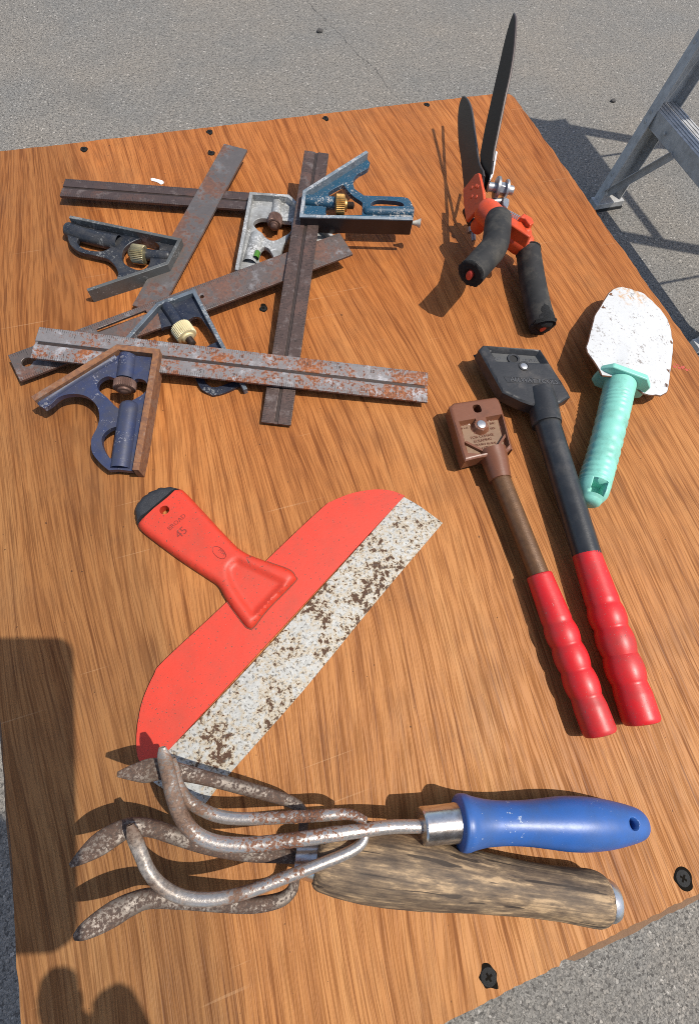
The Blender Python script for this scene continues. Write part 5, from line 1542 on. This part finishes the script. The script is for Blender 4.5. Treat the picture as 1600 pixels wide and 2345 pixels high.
    for k in (0.12, 0.40, 0.68):
        rt = Vector((top.x + 60, top.y - 25, top.z - 40)); rf = Vector((x0 + 900, y0 - 17, g + 6))
        p = rf + (rt - rf) * k
        MB().box(p.x - 10, p.x + 10, p.y - W + 62, p.y - 14, p.z - 16, p.z + 16).build('rear_rung', M['alu'], T, basis=inv)
    rt = Vector((top.x + 60, top.y - 25, top.z - 40)); rf = Vector((x0 + 900, y0 - 17, g + 6))
    p = rf + (rt - rf) * 0.80
    MB().box(p.x - 20, p.x + 120, y0 - 280, y0 + 130, p.z - 4, p.z + 4).build('shadow_plate', M['alu'], T, basis=inv)  # unseen plate added to cast the dark shadow beside the table
    MB().box(top.x - 25, top.x + 130, top.y - W - 15, top.y + 15, top.z, top.z + 42).build('top_cap', M['alu'], T, bevel=4, basis=inv)
    # rivets were built in world millimetres as grandchildren
    for o in T.children_recursive:
        if o.name.startswith('rivet') or o.name.startswith('tread_rib'):
            o.matrix_basis = Matrix.Identity(4)
ladder()

# ------------------------------------------------------------------ the photographer, just behind the picture: phone, hands and body cast the shade at the left
def phone():
    up = -down
    m = Matrix((right, up, -fwd)).transposed().to_4x4()
    m.translation = CAM
    T = thing('phone', 'phone held flat over the front of the table to take the picture', 'phone', m)
    x1, y1 = 16.6, 18.0
    x0, y0 = x1 - 79, y1 - 163
    r = 11
    out = []
    for cx, cy, a0 in ((x1 - r, y1 - r, 0), (x0 + r, y1 - r, 90), (x0 + r, y0 + r, 180), (x1 - r, y0 + r, 270)):
        for k in range(7):
            a = math.radians(a0 + k * 15)
            out.append(Vector((cx + r * math.cos(a), cy + r * math.sin(a))))
    body = MB().prism(out, 5.0, 14.0).build('phone_body', M['phone'], T, bevel=1.2)
    MB().prism([Vector((p.x * 0.97 - 0.8, p.y * 0.985 - 0.9)) for p in out], 14.05, 14.3).build('screen', M['rubber'], T)
    for cx, cy in ((-19, -3), (-4, -21), (-19, -22)):
        MB().lathe((cx, cy, 5.0), (cx, cy, 0), [(0, 7.5), (1.6, 7.4), (1.8, 5.5)], 24).build('lens_ring', M['phone'], T)
phone()

def person():
    V, E_, Rd = [], [], []
    def add(p, r, parent=None):
        V.append(p)
        Rd.append(r if hasattr(r, '__len__') else (r, r))
        if parent is not None:
            E_.append((parent, len(V) - 1))
        return len(V) - 1
    pel = add((0.12, -0.66, 0.20), (0.165, 0.12))
    wa = add((0.12, -0.62, 0.36), (0.145, 0.105), pel)
    ch = add((0.11, -0.56, 0.54), (0.165, 0.115), wa)
    nb = add((0.10, -0.50, 0.68), (0.09, 0.07), ch)
    nk = add((0.09, -0.46, 0.75), 0.052, nb)
    h1 = add((0.08, -0.42, 0.82), (0.072, 0.085), nk)
    h2 = add((0.07, -0.40, 0.91), (0.070, 0.085), h1)
    add((0.065, -0.39, 0.96), 0.045, h2)
    def limb(a, pts):
        for p, r in pts:
            a = add(p, r, a)
        return a
    # right arm, fist under the phone
    X = -0.028
    wr = limb(nb, [((0.26, -0.53, 0.64), 0.065), ((0.33, -0.47, 0.45), 0.047), ((0.30, -0.40, 0.30), 0.042), ((0.14, -0.31, 0.275), 0.036), ((0.050 + X, -0.250, 0.270), 0.026)])
    pm = limb(wr, [((0.016 + X, -0.190, 0.272), (0.024, 0.018))])
    for k, (dx, dz) in enumerate(((0.010, 0.020), (0.004, 0.008), (0.0, -0.005), (-0.004, -0.017))):
        limb(pm, [((X - 0.004 + dx * 0.4, -0.172 + dx * 0.2, 0.276 + dz), 0.0095), ((X - 0.014 + dx, -0.155, 0.280 + dz), 0.0105), ((X - 0.004 + dx, -0.145, 0.284 + dz), 0.010)])
    limb(wr, [((0.026 + X, -0.194, 0.288), 0.013), ((0.022 + X, -0.172, 0.290), 0.012), ((0.016 + X, -0.157, 0.290), 0.011)])
    # left arm, fingers along the far long side of the phone
    wl = limb(nb, [((-0.06, -0.52, 0.64), 0.065), ((-0.20, -0.46, 0.47), 0.047), ((-0.27, -0.38, 0.34), 0.042), ((-0.22, -0.24, 0.315), 0.034), ((-0.165, -0.135, 0.300), 0.026)])
    pl = limb(wl, [((-0.135, -0.085, 0.300), (0.030, 0.018))])
    for k in range(4):
        y = -0.088 + k * 0.021
        limb(pl, [((-0.112, y + 0.012, 0.294), 0.0092), ((-0.094, y + 0.022, 0.296), 0.0088), ((-0.084, y + 0.022, 0.308), 0.0082)])
    limb(wl, [((-0.140, -0.105, 0.322), 0.011), ((-0.112, -0.082, 0.334), 0.010), ((-0.090, -0.066, 0.336), 0.009)])
    for s in (-1, 1):
        limb(pel, [((0.12 + 0.095 * s, -0.70, 0.12), 0.098), ((0.12 + 0.10 * s, -0.74, -0.23), 0.062), ((0.12 + 0.105 * s, -0.90, -0.61), 0.043), ((0.12 + 0.11 * s, -0.87, -0.662), 0.040), ((0.12 + 0.12 * s, -0.77, -0.668), 0.032)])
    me = bpy.data.meshes.new('person')
    me.from_pydata(V, E_, [])
    o = bpy.data.objects.new('person', me)
    COL.objects.link(o)
    sk = o.modifiers.new('skin', 'SKIN')
    sk.use_smooth_shade = True
    for i, r in enumerate(Rd):
        o.data.skin_vertices[0].data[i].radius = r
    o.data.skin_vertices[0].data[pel].use_root = True
    sb = o.modifiers.new('sub', 'SUBSURF')
    sb.levels = sb.render_levels = 1
    bpy.context.view_layer.update()
    new = bpy.data.meshes.new_from_object(o.evaluated_get(bpy.context.evaluated_depsgraph_get()))
    o.modifiers.clear()
    o.data = new
    new.materials.clear()
    new.materials.append(M['cloth'])
    new.materials.append(M['skin'])
    for p in new.polygons:
        c = p.center
        p.material_index = 1 if (c.z > 0.74 or (c.y > -0.27 and c.z > 0.1)) else 0
        p.use_smooth = True
    tag(o, 'person in dark clothes leaning over the table edge with a phone', 'person')
person()
